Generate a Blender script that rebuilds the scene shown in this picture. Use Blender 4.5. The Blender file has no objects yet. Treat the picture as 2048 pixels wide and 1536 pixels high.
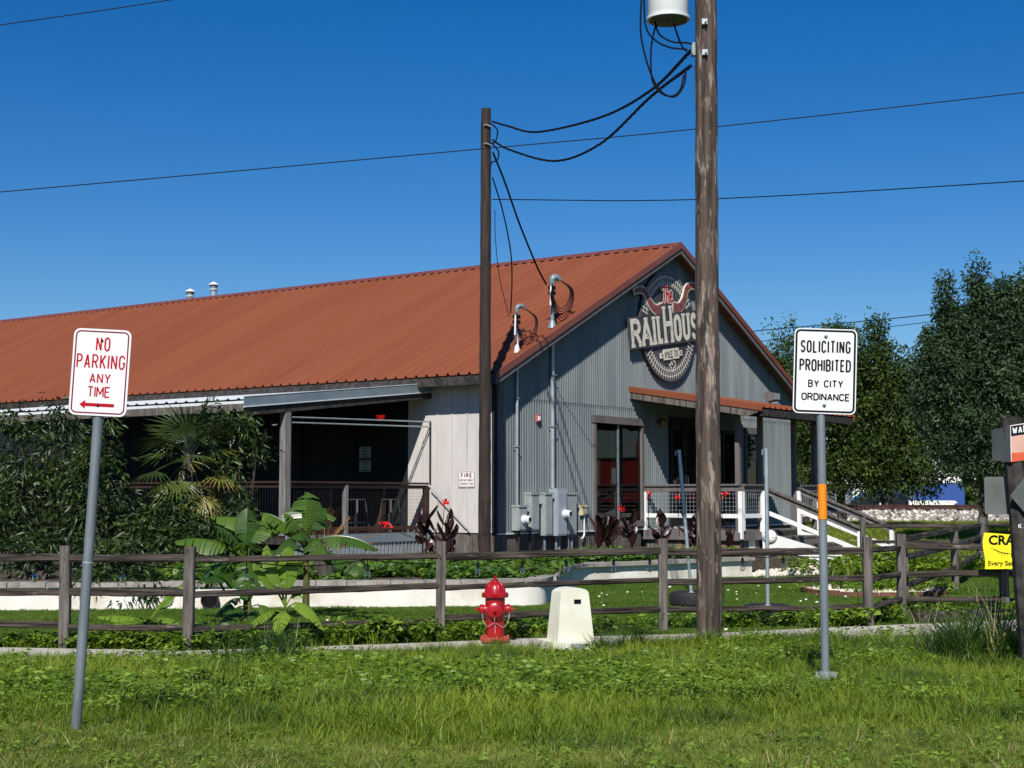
import bpy, bmesh, math, random
import numpy as np
from mathutils import Vector, Matrix, Euler
random.seed(7); rng = np.random.default_rng(11)
R = math.radians
SC = bpy.context.scene
COL = SC.collection

# ------------------------------------------------------------------ camera, sky, sun, exposure
cam = bpy.data.cameras.new('camera'); CAM = bpy.data.objects.new('camera', cam); COL.objects.link(CAM)
CAM.location = (0, 0, 1.57); CAM.rotation_euler = (R(90 + 4.3413), 0, 0)
cam.sensor_width = 36; cam.lens = 36 * 2971 / 2048; cam.clip_start = .1; cam.clip_end = 6000
SC.camera = CAM
SUN_EL, SUN_AZ = R(42.5), R(188)                 # azimuth measured clockwise from +Y
W_ = bpy.data.worlds.new('World'); SC.world = W_; W_.use_nodes = True
nt = W_.node_tree; bg = nt.nodes['Background']
sky = nt.nodes.new('ShaderNodeTexSky'); sky.sky_type = 'NISHITA'; sky.sun_disc = False
sky.sun_elevation = SUN_EL; sky.sun_rotation = SUN_AZ
sky.altitude = 0; sky.air_density = 1.0; sky.dust_density = 0.0; sky.ozone_density = 6.0
hs = nt.nodes.new('ShaderNodeHueSaturation'); hs.inputs['Saturation'].default_value = 1.34; hs.inputs['Hue'].default_value = .508
nt.links.new(sky.outputs[0], hs.inputs['Color']); nt.links.new(hs.outputs[0], bg.inputs[0])
bg.inputs[1].default_value = .072
sl = bpy.data.lights.new('sun', 'SUN'); sl.energy = 5.0; sl.angle = R(.53); sl.color = (1, .955, .88)
SUN = bpy.data.objects.new('sun', sl); COL.objects.link(SUN)
sdir = Vector((math.sin(SUN_AZ) * math.cos(SUN_EL), math.cos(SUN_AZ) * math.cos(SUN_EL), math.sin(SUN_EL)))
SUN.rotation_euler = sdir.to_track_quat('Z', 'Y').to_euler(); SUN.location = sdir * 60
SC.view_settings.view_transform = 'Standard'; SC.view_settings.look = 'None'
SC.view_settings.exposure = 0.28; SC.view_settings.gamma = 1.0
SC.render.engine = 'CYCLES'; SC.cycles.max_bounces = 6; SC.cycles.transparent_max_bounces = 12
SC.cycles.diffuse_bounces = 3

# ------------------------------------------------------------------ materials
MATS = {}
def _nodes(name):
    m = bpy.data.materials.new(name); m.use_nodes = True
    t = m.node_tree; return m, t, t.nodes['Principled BSDF']
def mat(name, c1, c2=None, rough=.6, metal=0., scale=8., stretch=(1, 1, 1), bump=0., bscale=None, detail=6, spec=.5, lo=.35, hi=.65,
        stain=None, stain_scale=1.5, stain_lo=.55, stain_hi=.72, coat=0., sstretch=None):
    m, t, p = _nodes(name); N, L = t.nodes, t.links
    tc = N.new('ShaderNodeTexCoord'); oi = N.new('ShaderNodeObjectInfo'); mp = N.new('ShaderNodeMapping')
    mul = N.new('ShaderNodeMath'); mul.operation = 'MULTIPLY'; mul.inputs[1].default_value = 37.
    L.new(oi.outputs['Random'], mul.inputs[0]); L.new(mul.outputs[0], mp.inputs['Location'])
    mp.inputs['Scale'].default_value = stretch; L.new(tc.outputs['Object'], mp.inputs[0])
    nz = N.new('ShaderNodeTexNoise'); nz.inputs['Scale'].default_value = scale; nz.inputs['Detail'].default_value = detail
    L.new(mp.outputs[0], nz.inputs['Vector'])
    cr = N.new('ShaderNodeValToRGB'); c2 = c2 or c1
    cr.color_ramp.elements[0].position = lo; cr.color_ramp.elements[1].position = hi
    cr.color_ramp.elements[0].color = (*c1, 1); cr.color_ramp.elements[1].color = (*c2, 1)
    L.new(nz.outputs['Fac'], cr.inputs[0]); out = cr.outputs[0]
    if stain:
        n2 = N.new('ShaderNodeTexNoise'); n2.inputs['Scale'].default_value = stain_scale; n2.inputs['Detail'].default_value = 8
        n2.inputs['Roughness'].default_value = .65
        if sstretch:
            m2 = N.new('ShaderNodeMapping'); m2.inputs['Scale'].default_value = sstretch; L.new(tc.outputs['Object'], m2.inputs[0]); L.new(mul.outputs[0], m2.inputs['Location']); L.new(m2.outputs[0], n2.inputs['Vector'])
        else: L.new(mp.outputs[0], n2.inputs['Vector'])
        c3 = N.new('ShaderNodeValToRGB'); c3.color_ramp.elements[0].position = stain_lo; c3.color_ramp.elements[1].position = stain_hi
        L.new(n2.outputs['Fac'], c3.inputs[0])
        mx = N.new('ShaderNodeMixRGB'); mx.inputs[2].default_value = (*stain, 1)
        L.new(c3.outputs[0], mx.inputs[0]); L.new(out, mx.inputs[1]); out = mx.outputs[0]
    L.new(out, p.inputs['Base Color'])
    p.inputs['Roughness'].default_value = rough; p.inputs['Metallic'].default_value = metal
    p.inputs['Specular IOR Level'].default_value = spec; p.inputs['Coat Weight'].default_value = coat
    if bump:
        b = N.new('ShaderNodeBump'); b.inputs['Strength'].default_value = bump; b.inputs['Distance'].default_value = .02
        n3 = N.new('ShaderNodeTexNoise'); n3.inputs['Scale'].default_value = bscale or scale * 2; n3.inputs['Detail'].default_value = 8
        L.new(mp.outputs[0], n3.inputs['Vector']); L.new(n3.outputs['Fac'], b.inputs['Height']); L.new(b.outputs[0], p.inputs['Normal'])
    MATS[name] = m; return m
def leafmat(name, dark, mid, light, rough=.45, trans=.3, spec=.4, noise=0.):
    """leaf colour varies from leaf to leaf by the stored per-leaf tint (or per instance), translucent"""
    m, t, p = _nodes(name); N, L = t.nodes, t.links
    at = N.new('ShaderNodeAttribute'); at.attribute_name = 'tint'
    oi = N.new('ShaderNodeObjectInfo'); ad = N.new('ShaderNodeMath'); ad.operation = 'ADD'
    L.new(at.outputs['Fac'], ad.inputs[0]); L.new(oi.outputs['Random'], ad.inputs[1])
    fr = N.new('ShaderNodeMath'); fr.operation = 'FRACT'; L.new(ad.outputs[0], fr.inputs[0]); src = fr.outputs[0]
    if noise:
        g = N.new('ShaderNodeNewGeometry'); nz = N.new('ShaderNodeTexNoise'); nz.inputs['Scale'].default_value = noise; nz.inputs['Detail'].default_value = 3
        L.new(g.outputs['Position'], nz.inputs['Vector'])
        mr = N.new('ShaderNodeMapRange'); mr.inputs[1].default_value = .32; mr.inputs[2].default_value = .68
        L.new(nz.outputs['Fac'], mr.inputs[0])
        mx = N.new('ShaderNodeMix'); mx.inputs[0].default_value = .45; L.new(src, mx.inputs[2]); L.new(mr.outputs[0], mx.inputs[3]); src = mx.outputs[0]
    cr = N.new('ShaderNodeValToRGB'); e = cr.color_ramp.elements
    e[0].color = (*dark, 1); e[1].color = (*light, 1); k = e.new(.5); k.color = (*mid, 1)
    L.new(src, cr.inputs[0]); L.new(cr.outputs[0], p.inputs['Base Color'])
    p.inputs['Roughness'].default_value = rough; p.inputs['Specular IOR Level'].default_value = spec
    if trans:
        tr = N.new('ShaderNodeBsdfTranslucent'); ms = N.new('ShaderNodeMixShader'); ms.inputs[0].default_value = trans
        hv = N.new('ShaderNodeHueSaturation'); hv.inputs['Hue'].default_value = .48; hv.inputs['Saturation'].default_value = 1.1; hv.inputs['Value'].default_value = 1.5
        L.new(cr.outputs[0], hv.inputs['Color']); L.new(hv.outputs[0], tr.inputs[0])
        L.new(p.outputs[0], ms.inputs[1]); L.new(tr.outputs[0], ms.inputs[2]); L.new(ms.outputs[0], N['Material Output'].inputs[0])
    MATS[name] = m; return m
def glassmat(name, tint=(.6, .65, .66), refl=1.):
    m, t, p = _nodes(name); N, L = t.nodes, t.links
    tr = N.new('ShaderNodeBsdfTransparent'); tr.inputs[0].default_value = (*tint, 1)
    gl = N.new('ShaderNodeBsdfGlossy'); gl.inputs['Roughness'].default_value = .02; gl.inputs[0].default_value = (refl, refl, refl, 1)
    fr = N.new('ShaderNodeFresnel'); fr.inputs[0].default_value = 1.5
    ms = N.new('ShaderNodeMixShader'); L.new(fr.outputs[0], ms.inputs[0]); L.new(tr.outputs[0], ms.inputs[1]); L.new(gl.outputs[0], ms.inputs[2])
    L.new(ms.outputs[0], N['Material Output'].inputs[0]); MATS[name] = m; return m
def emat(name, c, s):
    m, t, p = _nodes(name); p.inputs['Base Color'].default_value = (*c, 1); p.inputs['Emission Color'].default_value = (*c, 1)
    p.inputs['Emission Strength'].default_value = s; MATS[name] = m; return m

mat('roof_red', (.170, .050, .0245), (.210, .065, .032), rough=.6, scale=1.1, stretch=(.07, 1.1, .07), stain=(.195, .068, .040), stain_scale=1.6, stain_lo=.5, stain_hi=.8, sstretch=(.12, 1.2, .12), spec=.12, lo=.3, hi=.7)
mat('ridge_red', (.12, .035, .03), (.16, .05, .04), rough=.5, scale=2)
mat('trim_red', (.17, .05, .03), (.21, .065, .038), rough=.45, scale=2)
mat('steel_wall', (.130, .152, .156), (.180, .203, .205), rough=.45, metal=.15, scale=.9, stretch=(3, 3, .35), stain=(.095, .112, .118), stain_scale=.8, stain_lo=.5, stain_hi=.8)
mat('galv', (.34, .39, .42), (.46, .51, .53), rough=.38, metal=.5, scale=5, bump=.03)
mat('galv_dark', (.16, .19, .21), (.24, .28, .30), rough=.45, metal=.4, scale=9, bump=.03)
mat('post_grey', (.15, .18, .20), (.21, .24, .26), rough=.5, metal=.25, scale=14, stretch=(1, 1, .15), stain=(.11, .13, .14), stain_scale=9, bump=.05)
mat('white_metal', (.62, .65, .67), (.72, .75, .76), rough=.4, metal=.1, scale=3)
mat('flash_grey', (.17, .22, .25), (.22, .27, .30), rough=.45, metal=.2, scale=3)
mat('cream_wall', (.47, .445, .425), (.55, .525, .505), rough=.75, scale=3, stretch=(1, 1, .3), stain=(.38, .36, .34), stain_scale=2.5, sstretch=(1, 1, .2))
mat('painted_shade_wall', (.012, .014, .016), (.018, .020, .023), rough=.8, scale=3, spec=.2)  # patio shade put into the wall colour; also used for the inside partition
mat('trim_brown', (.105, .09, .088), (.14, .122, .12), rough=.7, scale=6, stretch=(1, 1, .2))
mat('dark_trim', (.010, .012, .015), (.016, .018, .022), rough=.7, scale=6, spec=.25)
mat('wood_grey', (.05, .041, .034), (.15, .128, .11), rough=.85, scale=26, stretch=(1, 1, .07), bump=.6, bscale=40, stain=(.23, .21, .19), stain_scale=8, stain_lo=.56, stain_hi=.75, lo=.4, hi=.62)
mat('wood_post', (.046, .038, .032), (.152, .134, .118), rough=.85, scale=32, stretch=(1, 1, .06), bump=.7, bscale=45, stain=(.04, .033, .028), stain_scale=14, stain_lo=.56, stain_hi=.66, sstretch=(1, 1, .3), lo=.36, hi=.64)
mat('wood_rail', (.012, .009, .007), (.078, .062, .051), rough=.88, scale=36, stretch=(.045, 1, 1), bump=1., bscale=50, stain=(.22, .20, .18), stain_scale=13, stain_lo=.60, stain_hi=.70, sstretch=(.2, 1, 1), lo=.38, hi=.64, spec=.25)
mat('wood_silver', (.10, .098, .095), (.22, .212, .20), rough=.85, scale=30, stretch=(1, 1, .06), bump=.5, bscale=40, lo=.36, hi=.64)
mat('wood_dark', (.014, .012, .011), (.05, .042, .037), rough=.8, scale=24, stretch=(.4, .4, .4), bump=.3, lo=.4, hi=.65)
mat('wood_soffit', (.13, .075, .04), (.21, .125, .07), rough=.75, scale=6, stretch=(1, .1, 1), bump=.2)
mat('wood_red', (.026, .012, .008), (.055, .025, .016), rough=.6, scale=7, stretch=(.2, .2, 1), spec=.3)
mat('deck_grey', (.10, .093, .088), (.17, .158, .15), rough=.85, scale=7, stretch=(.15, 1, 1), bump=.3)
mat('white_paint', (.70, .70, .69), (.78, .78, .77), rough=.55, scale=6, stretch=(1, 1, .3), stain=(.42, .41, .38), stain_scale=5, stain_lo=.62, stain_hi=.8)
mat('pole_wood', (.020, .014, .011), (.098, .068, .052), rough=.9, scale=24, stretch=(1, 1, .05), bump=1., bscale=36, stain=(.27, .22, .18), stain_scale=11, stain_lo=.53, stain_hi=.63, sstretch=(1, 1, .22), lo=.36, hi=.62)
mat('pole_dark', (.012, .007, .005), (.045, .026, .019), rough=.85, scale=22, stretch=(1, 1, .06), bump=.6, bscale=30, lo=.36, hi=.66)
mat('sign_white', (.66, .67, .68), (.72, .73, .74), rough=.4, scale=60, stretch=(1, 1, .02), spec=.3)
mat('sign_back', (.10, .11, .10), (.15, .16, .15), rough=.5, metal=.4, scale=5)
mat('ink_red', (.36, .006, .018), (.42, .008, .022), rough=.5, scale=8, spec=.1)
mat('ink_maroon', (.16, .008, .018), (.19, .010, .022), rough=.5, scale=8, spec=.1)
mat('ink_black', (.006, .006, .007), rough=.5, spec=.1)
mat('ink_cream', (.62, .58, .46), (.72, .68, .56), rough=.6, scale=10, stain=(.16, .13, .08), stain_scale=7, stain_lo=.58, stain_hi=.72)
mat('logo_dark', (.035, .036, .04), (.055, .056, .06), rough=.6, scale=5, stain=(.09, .09, .095), stain_scale=2)
mat('logo_horn', (.16, .045, .042), (.26, .085, .075), rough=.6, scale=7)
mat('hydrant_red', (.30, .004, .009), (.37, .007, .012), rough=.3, scale=7, coat=.2, bump=.12, bscale=60, stain=(.19, .006, .008), stain_scale=9, stain_lo=.55, stain_hi=.7)
mat('hydrant_base', (.36, .03, .02), (.42, .06, .04), rough=.5, scale=14, stain=(.28, .12, .08), stain_scale=12, stain_lo=.5, stain_hi=.65)
mat('chain_steel', (.45, .38, .38), rough=.5, metal=.6)
mat('pedestal', (.62, .61, .49), (.70, .69, .57), rough=.6, scale=4, stain=(.46, .44, .32), stain_scale=5, stain_lo=.55, stain_hi=.75, sstretch=(1, 1, .3))
mat('concrete', (.38, .345, .30), (.50, .455, .40), rough=.9, scale=5, bump=.25, bscale=40, stain=(.30, .26, .22), stain_scale=1.8)
mat('stucco', (.66, .62, .56), (.74, .71, .66), rough=.9, scale=3, bump=.25, bscale=30, stain=(.46, .40, .30), stain_scale=1.6, stain_lo=.5, stain_hi=.72)
mat('cap', (.20, .185, .165), (.34, .315, .28), rough=.9, scale=7, bump=.4, bscale=30, stain=(.13, .12, .10), stain_scale=4)
mat('soil', (.045, .033, .022), (.085, .063, .042), rough=.95, scale=12, bump=.5)
mat('turf', (.034, .078, .010), (.078, .140, .020), rough=.95, scale=30, detail=10, bump=.9, bscale=80, stain=(.105, .145, .030), stain_scale=1.1, stain_lo=.42, stain_hi=.66, spec=.1, lo=.3, hi=.7)
mat('ground_green', (.025, .034, .010), (.055, .072, .019), rough=.95, scale=3, detail=10, bump=.6, bscale=25, stain=(.07, .065, .03), stain_scale=.6, spec=.1)
mat('tan_path', (.46, .39, .31), (.54, .46, .37), rough=.9, scale=3)
mat('rubber', (.008, .008, .009), (.016, .016, .017), rough=.75, scale=20)
mat('black_metal', (.012, .012, .014), rough=.45)
mat('cable', (.006, .006, .010), rough=.8, spec=.1)
mat('cable_light', (.016, .017, .021), rough=.8, spec=.1)
mat('transformer', (.56, .58, .57), (.66, .68, .67), rough=.4, scale=3)
mat('transformer_base', (.085, .088, .07), rough=.6)
mat('box_grey', (.27, .30, .295), (.33, .36, .355), rough=.5, metal=.1, scale=4)
mat('box_blue', (.29, .335, .38), (.34, .385, .43), rough=.5, metal=.1, scale=4)
mat('box_tan', (.52, .45, .28), (.58, .50, .33), rough=.5, scale=4)
mat('pvc', (.66, .68, .68), rough=.4)
mat('orange_tape', (.80, .22, .004), (.85, .25, .006), rough=.45, scale=6)
mat('sign_orange', (.55, .07, .025), (.62, .12, .05), rough=.5, scale=6)
mat('sign_pink', (.55, .32, .26), (.62, .38, .30), rough=.5, scale=6)
mat('banner_yellow', (.82, .70, .006), (.86, .75, .01), rough=.5, scale=3)
mat('alarm_red', (.42, .09, .09), (.48, .13, .12), rough=.5)
mat('brass', (.25, .18, .08), rough=.35, metal=.7)
mat('stool_metal', (.05, .052, .055), rough=.5, metal=.2)
mat('rail_rust', (.045, .018, .012), (.09, .035, .022), rough=.6, metal=.3, scale=3)
mat('rock_white', (.52, .47, .38), (.66, .62, .53), rough=.9, scale=5)
mat('rock_grey', (.10, .092, .085), (.36, .34, .315), rough=.9, scale=4)
mat('edging', (.10, .04, .025), (.16, .065, .04), rough=.8, scale=9)
mat('store_white', (.70, .70, .68), (.76, .76, .74), rough=.7, scale=2)
mat('store_blue', (.015, .06, .25), (.02, .075, .29), rough=.6, scale=2)
mat('store_red', (.38, .02, .02), rough=.6)
mat('dark_car', (.01, .012, .018), rough=.3, coat=.5)
mat('caboose_red', (.30, .018, .012), (.36, .026, .018), rough=.55, scale=3)
mat('bark', (.032, .026, .021), (.075, .063, .052), rough=.95, scale=10, stretch=(1, 1, .25), bump=.6)
mat('stem_green', (.030, .036, .010), (.10, .105, .028), rough=.6, scale=14, stretch=(1, 1, .2), spec=.3, stain=(.05, .03, .015), stain_scale=8, sstretch=(1, 1, .4))
mat('straw', (.30, .22, .11), (.42, .32, .17), rough=.8, scale=6)
mat('flower_red', (.60, .012, .012), (.72, .03, .02), rough=.5, scale=9)
mat('white_bits', (.70, .68, .60), rough=.8)
mat('ball', (.74, .73, .68), (.78, .77, .72), rough=.55, scale=4)
mat('curtain', (.14, .13, .10), (.22, .20, .15), rough=.9, scale=4, stretch=(4, 4, .3))
glassmat('window_glass', refl=.7); glassmat('bulb_glass', (.85, .85, .8))
emat('red_glow', (.75, .012, .008), .28)
leafmat('shrub_leaf', (.006, .015, .003), (.016, .036, .006), (.058, .098, .018), rough=.42, trans=.22, spec=.4)
leafmat('tree_leaf', (.014, .030, .006), (.040, .074, .013), (.115, .165, .030), rough=.5, trans=.28, spec=.3, noise=.55)
leafmat('tree_leaf_blue', (.012, .028, .012), (.031, .062, .024), (.080, .130, .046), rough=.5, trans=.22, spec=.3, noise=.7)
leafmat('vine_leaf', (.032, .080, .012), (.062, .140, .018), (.115, .215, .032), rough=.5, trans=.3)
leafmat('banana_leaf', (.030, .074, .010), (.050, .110, .013), (.090, .165, .020), rough=.34, trans=.36, spec=.5)
leafmat('banana_young', (.13, .22, .022), (.17, .28, .028), (.23, .35, .04), rough=.4, trans=.42, spec=.45)
leafmat('canna_leaf', (.016, .006, .007), (.030, .010, .010), (.060, .022, .018), rough=.35, trans=.12, spec=.5)
leafmat('palm_leaf', (.022, .042, .009), (.046, .078, .015), (.125, .140, .022), rough=.38, trans=.2, spec=.5)
leafmat('palm_leaf_yellow', (.10, .11, .02), (.15, .15, .028), (.20, .18, .04), rough=.45, trans=.2)
leafmat('dry_leaf', (.20, .11, .035), (.30, .18, .06), (.40, .26, .10), rough=.6, trans=.2)
leafmat('grass_blade', (.056, .112, .011), (.172, .250, .023), (.335, .375, .048), rough=.5, trans=.40, spec=.3, noise=.55)
leafmat('grass_mown', (.095, .125, .020), (.175, .225, .036), (.280, .305, .065), rough=.55, trans=.34, spec=.25, noise=.7)
leafmat('grass_dark', (.022, .058, .012), (.038, .090, .016), (.062, .125, .022), rough=.45, trans=.28, spec=.4)
leafmat('grass_dry', (.26, .21, .09), (.34, .29, .13), (.42, .37, .2), rough=.7, trans=.2)
leafmat('turf_blade', (.050, .112, .013), (.090, .165, .020), (.150, .215, .032), rough=.55, trans=.32, spec=.2, noise=.8)
leafmat('weed_leaf', (.062, .132, .014), (.140, .245, .026), (.245, .350, .046), rough=.45, trans=.38, spec=.35)

# ------------------------------------------------------------------ mesh helpers
def tag(o, label=None, cat=None, group=None, kind=None):
    if label: o['label'] = label
    if cat: o['category'] = cat
    if group: o['group'] = group
    if kind: o['kind'] = kind
    return o
def thing(name, label, cat, loc=(0, 0, 0), rz=0., group=None):
    o = bpy.data.objects.new(name, None); COL.objects.link(o); o.location = loc; o.rotation_euler = (0, 0, rz)
    o.empty_display_size = .1
    return tag(o, label, cat, group)
class MB:
    def __init__(s): s.v = []; s.f = []
    def add(s, vs, fs):
        b = len(s.v); s.v += [tuple(map(float, p)) for p in vs]; s.f += [tuple(i + b for i in f) for f in fs]; return s
    def box(s, x0, x1, y0, y1, z0, z1):
        v = [(x0, y0, z0), (x1, y0, z0), (x1, y1, z0), (x0, y1, z0), (x0, y0, z1), (x1, y0, z1), (x1, y1, z1), (x0, y1, z1)]
        return s.add(v, [(0, 3, 2, 1), (4, 5, 6, 7), (0, 1, 5, 4), (1, 2, 6, 5), (2, 3, 7, 6), (3, 0, 4, 7)])
    def beam(s, p0, p1, w, h, jit=0., seg=1, up=(0, 0, 1), ch=.12, taper=1.):
        """octagon-edged timber from p0 to p1: w across, h along 'up'"""
        p0, p1 = Vector(p0), Vector(p1); d = (p1 - p0); L = d.length; d.normalize()
        up = Vector(up); sx = d.cross(up)
        if sx.length < 1e-4: sx = d.cross(Vector((0, 1, 0)))
        sx.normalize(); uy = sx.cross(d)
        c = min(w, h) * ch
        prof = [(-w/2 + c, -h/2), (w/2 - c, -h/2), (w/2, -h/2 + c), (w/2, h/2 - c), (w/2 - c, h/2), (-w/2 + c, h/2), (-w/2, h/2 - c), (-w/2, -h/2 + c)]
        vs = []; ox = oy = 0
        for i in range(seg + 1):
            k = 1 + (taper - 1) * i / seg
            if jit and seg > 1: ox += random.uniform(-jit, jit) * .5; oy += random.uniform(-jit, jit) * .5; ox *= .8; oy *= .8
            for a, b in prof:
                j = random.uniform(-jit, jit) * .55 if jit else 0
                q = p0 + d * (L * i / seg) + sx * (a * k + ox + j) + uy * (b * k + oy + j)
                vs.append(q)
        fs = [tuple(range(7, -1, -1)), tuple(range(seg * 8, seg * 8 + 8))]
        for i in range(seg):
            for k in range(8):
                a = i * 8 + k; b = i * 8 + (k + 1) % 8; fs.append((a, b, b + 8, a + 8))
        return s.add(vs, fs)
    def tube(s, pts, r, n=8, cap=True):
        pts = [Vector(p) for p in pts]; m = len(pts); rr = r if isinstance(r, (list, tuple)) else [r] * m
        t0 = (pts[1] - pts[0]).normalized(); a = t0.orthogonal().normalized(); vs = []
        for i, p in enumerate(pts):
            t = (pts[min(i + 1, m - 1)] - pts[max(i - 1, 0)]).normalized()
            a = (a - t * a.dot(t)); a = a.normalized() if a.length > 1e-6 else t.orthogonal().normalized()
            b = t.cross(a)
            for k in range(n):
                an = 2 * math.pi * k / n; vs.append(p + (a * math.cos(an) + b * math.sin(an)) * rr[i])
        fs = []
        for i in range(m - 1):
            for k in range(n):
                k2 = (k + 1) % n; fs.append((i*n + k, i*n + k2, (i+1)*n + k2, (i+1)*n + k))
        if cap: fs += [tuple(range(n - 1, -1, -1)), tuple(range((m-1)*n, m*n))]
        return s.add(vs, fs)
    def lathe(s, prof, o=(0, 0, 0), axis=(0, 0, 1), n=20, cap=True):
        ax = Vector(axis).normalized(); a = ax.orthogonal().normalized(); b = ax.cross(a); o = Vector(o); vs = []
        for r, z in prof:
            for k in range(n):
                an = 2 * math.pi * k / n; vs.append(o + ax * z + (a * math.cos(an) + b * math.sin(an)) * r)
        fs = []
        for i in range(len(prof) - 1):
            for k in range(n):
                k2 = (k + 1) % n; fs.append((i*n + k, i*n + k2, (i+1)*n + k2, (i+1)*n + k))
        if cap: fs += [tuple(range(n - 1, -1, -1)), tuple(range((len(prof)-1)*n, len(prof)*n))]
        return s.add(vs, fs)
    def prism(s, poly, fn, d0, d1):
        """2-D outline (counter-clockwise) extruded from d0 to d1; fn(x, y, d) gives the point"""
        n = len(poly); vs = [fn(x, y, d0) for x, y in poly] + [fn(x, y, d1) for x, y in poly]
        fs = [tuple(range(n - 1, -1, -1)), tuple(range(n, 2 * n))] + [(i, (i+1) % n, n + (i+1) % n, n + i) for i in range(n)]
        return s.add(vs, fs)
    def ribbon(s, pts, t, fn, d, closed=False):
        """flat stroke of width t along a 2-D polyline"""
        P = [Vector((x, y)) for x, y in pts]; n = len(P); l, r = [], []
        for i in range(n):
            a = P[(i - 1) % n] if closed or i else None; b = P[(i + 1) % n] if closed or i < n - 1 else None
            e0 = (P[i] - a).normalized() if a is not None else None; e1 = (b - P[i]).normalized() if b is not None else None
            e0 = e0 or e1; e1 = e1 or e0
            n0 = Vector((-e0.y, e0.x)); n1 = Vector((-e1.y, e1.x)); m = (n0 + n1)
            m = m.normalized() if m.length > .2 else n0
            k = min(1 / max(m.dot(n0), .3), 1.9) * t / 2
            l.append(P[i] + m * k); r.append(P[i] - m * k)
        vs = [fn(p.x, p.y, d) for p in r] + [fn(p.x, p.y, d) for p in l]
        fs = [(i, (i+1) % n, n + (i+1) % n, n + i) for i in range(n if closed else n - 1)]
        return s.add(vs, fs)
    def build(s, name, m, parent=None, smooth=None, origin=None):
        me = bpy.data.meshes.new(name); v = s.v
        if origin is not None: v = [(a - origin[0], b - origin[1], c - origin[2]) for a, b, c in v]
        me.from_pydata(v, [], s.f); me.update()
        me.materials.append(MATS[m] if isinstance(m, str) else m)
        if smooth:
            me.polygons.foreach_set('use_smooth', [True] * len(me.polygons)); me.set_sharp_from_angle(angle=R(smooth))
        o = bpy.data.objects.new(name, me); COL.objects.link(o)
        if parent: o.parent = parent
        if origin is not None: o.location = origin
        return o
def npmesh(name, V, F, m, parent=None, tint=None, smooth=False):
    """fast mesh from arrays; F is (n,3) or (n,4)"""
    me = bpy.data.meshes.new(name); V = np.asarray(V, np.float32); F = np.asarray(F, np.int32)
    me.vertices.add(len(V)); me.vertices.foreach_set('co', V.ravel())
    k = F.shape[1]; me.loops.add(F.size); me.loops.foreach_set('vertex_index', F.ravel())
    me.polygons.add(len(F)); me.polygons.foreach_set('loop_start', np.arange(0, F.size, k, dtype=np.int32))
    if smooth: me.polygons.foreach_set('use_smooth', np.ones(len(F), bool))
    me.update(calc_edges=True)
    if tint is not None:
        at = me.attributes.new('tint', 'FLOAT', 'POINT'); at.data.foreach_set('value', np.asarray(tint, np.float32))
    me.materials.append(MATS[m])
    o = bpy.data.objects.new(name, me); COL.objects.link(o)
    if parent: o.parent = parent
    return o
def XZ(y0, sgn=-1):
    """sign-plane mapping: x right, y up, depth toward the viewer at -Y"""
    return lambda x, y, d: (x, y0 + sgn * d, y)
def rrect(w, h, r, n=5):
    p = []
    for cx, cy, a0 in ((w/2 - r, h/2 - r, 0), (-w/2 + r, h/2 - r, 90), (-w/2 + r, -h/2 + r, 180), (w/2 - r, -h/2 + r, 270)):
        for i in range(n + 1): a = R(a0 + 90 * i / n); p.append((cx + r * math.cos(a), cy + r * math.sin(a)))
    return p

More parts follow.
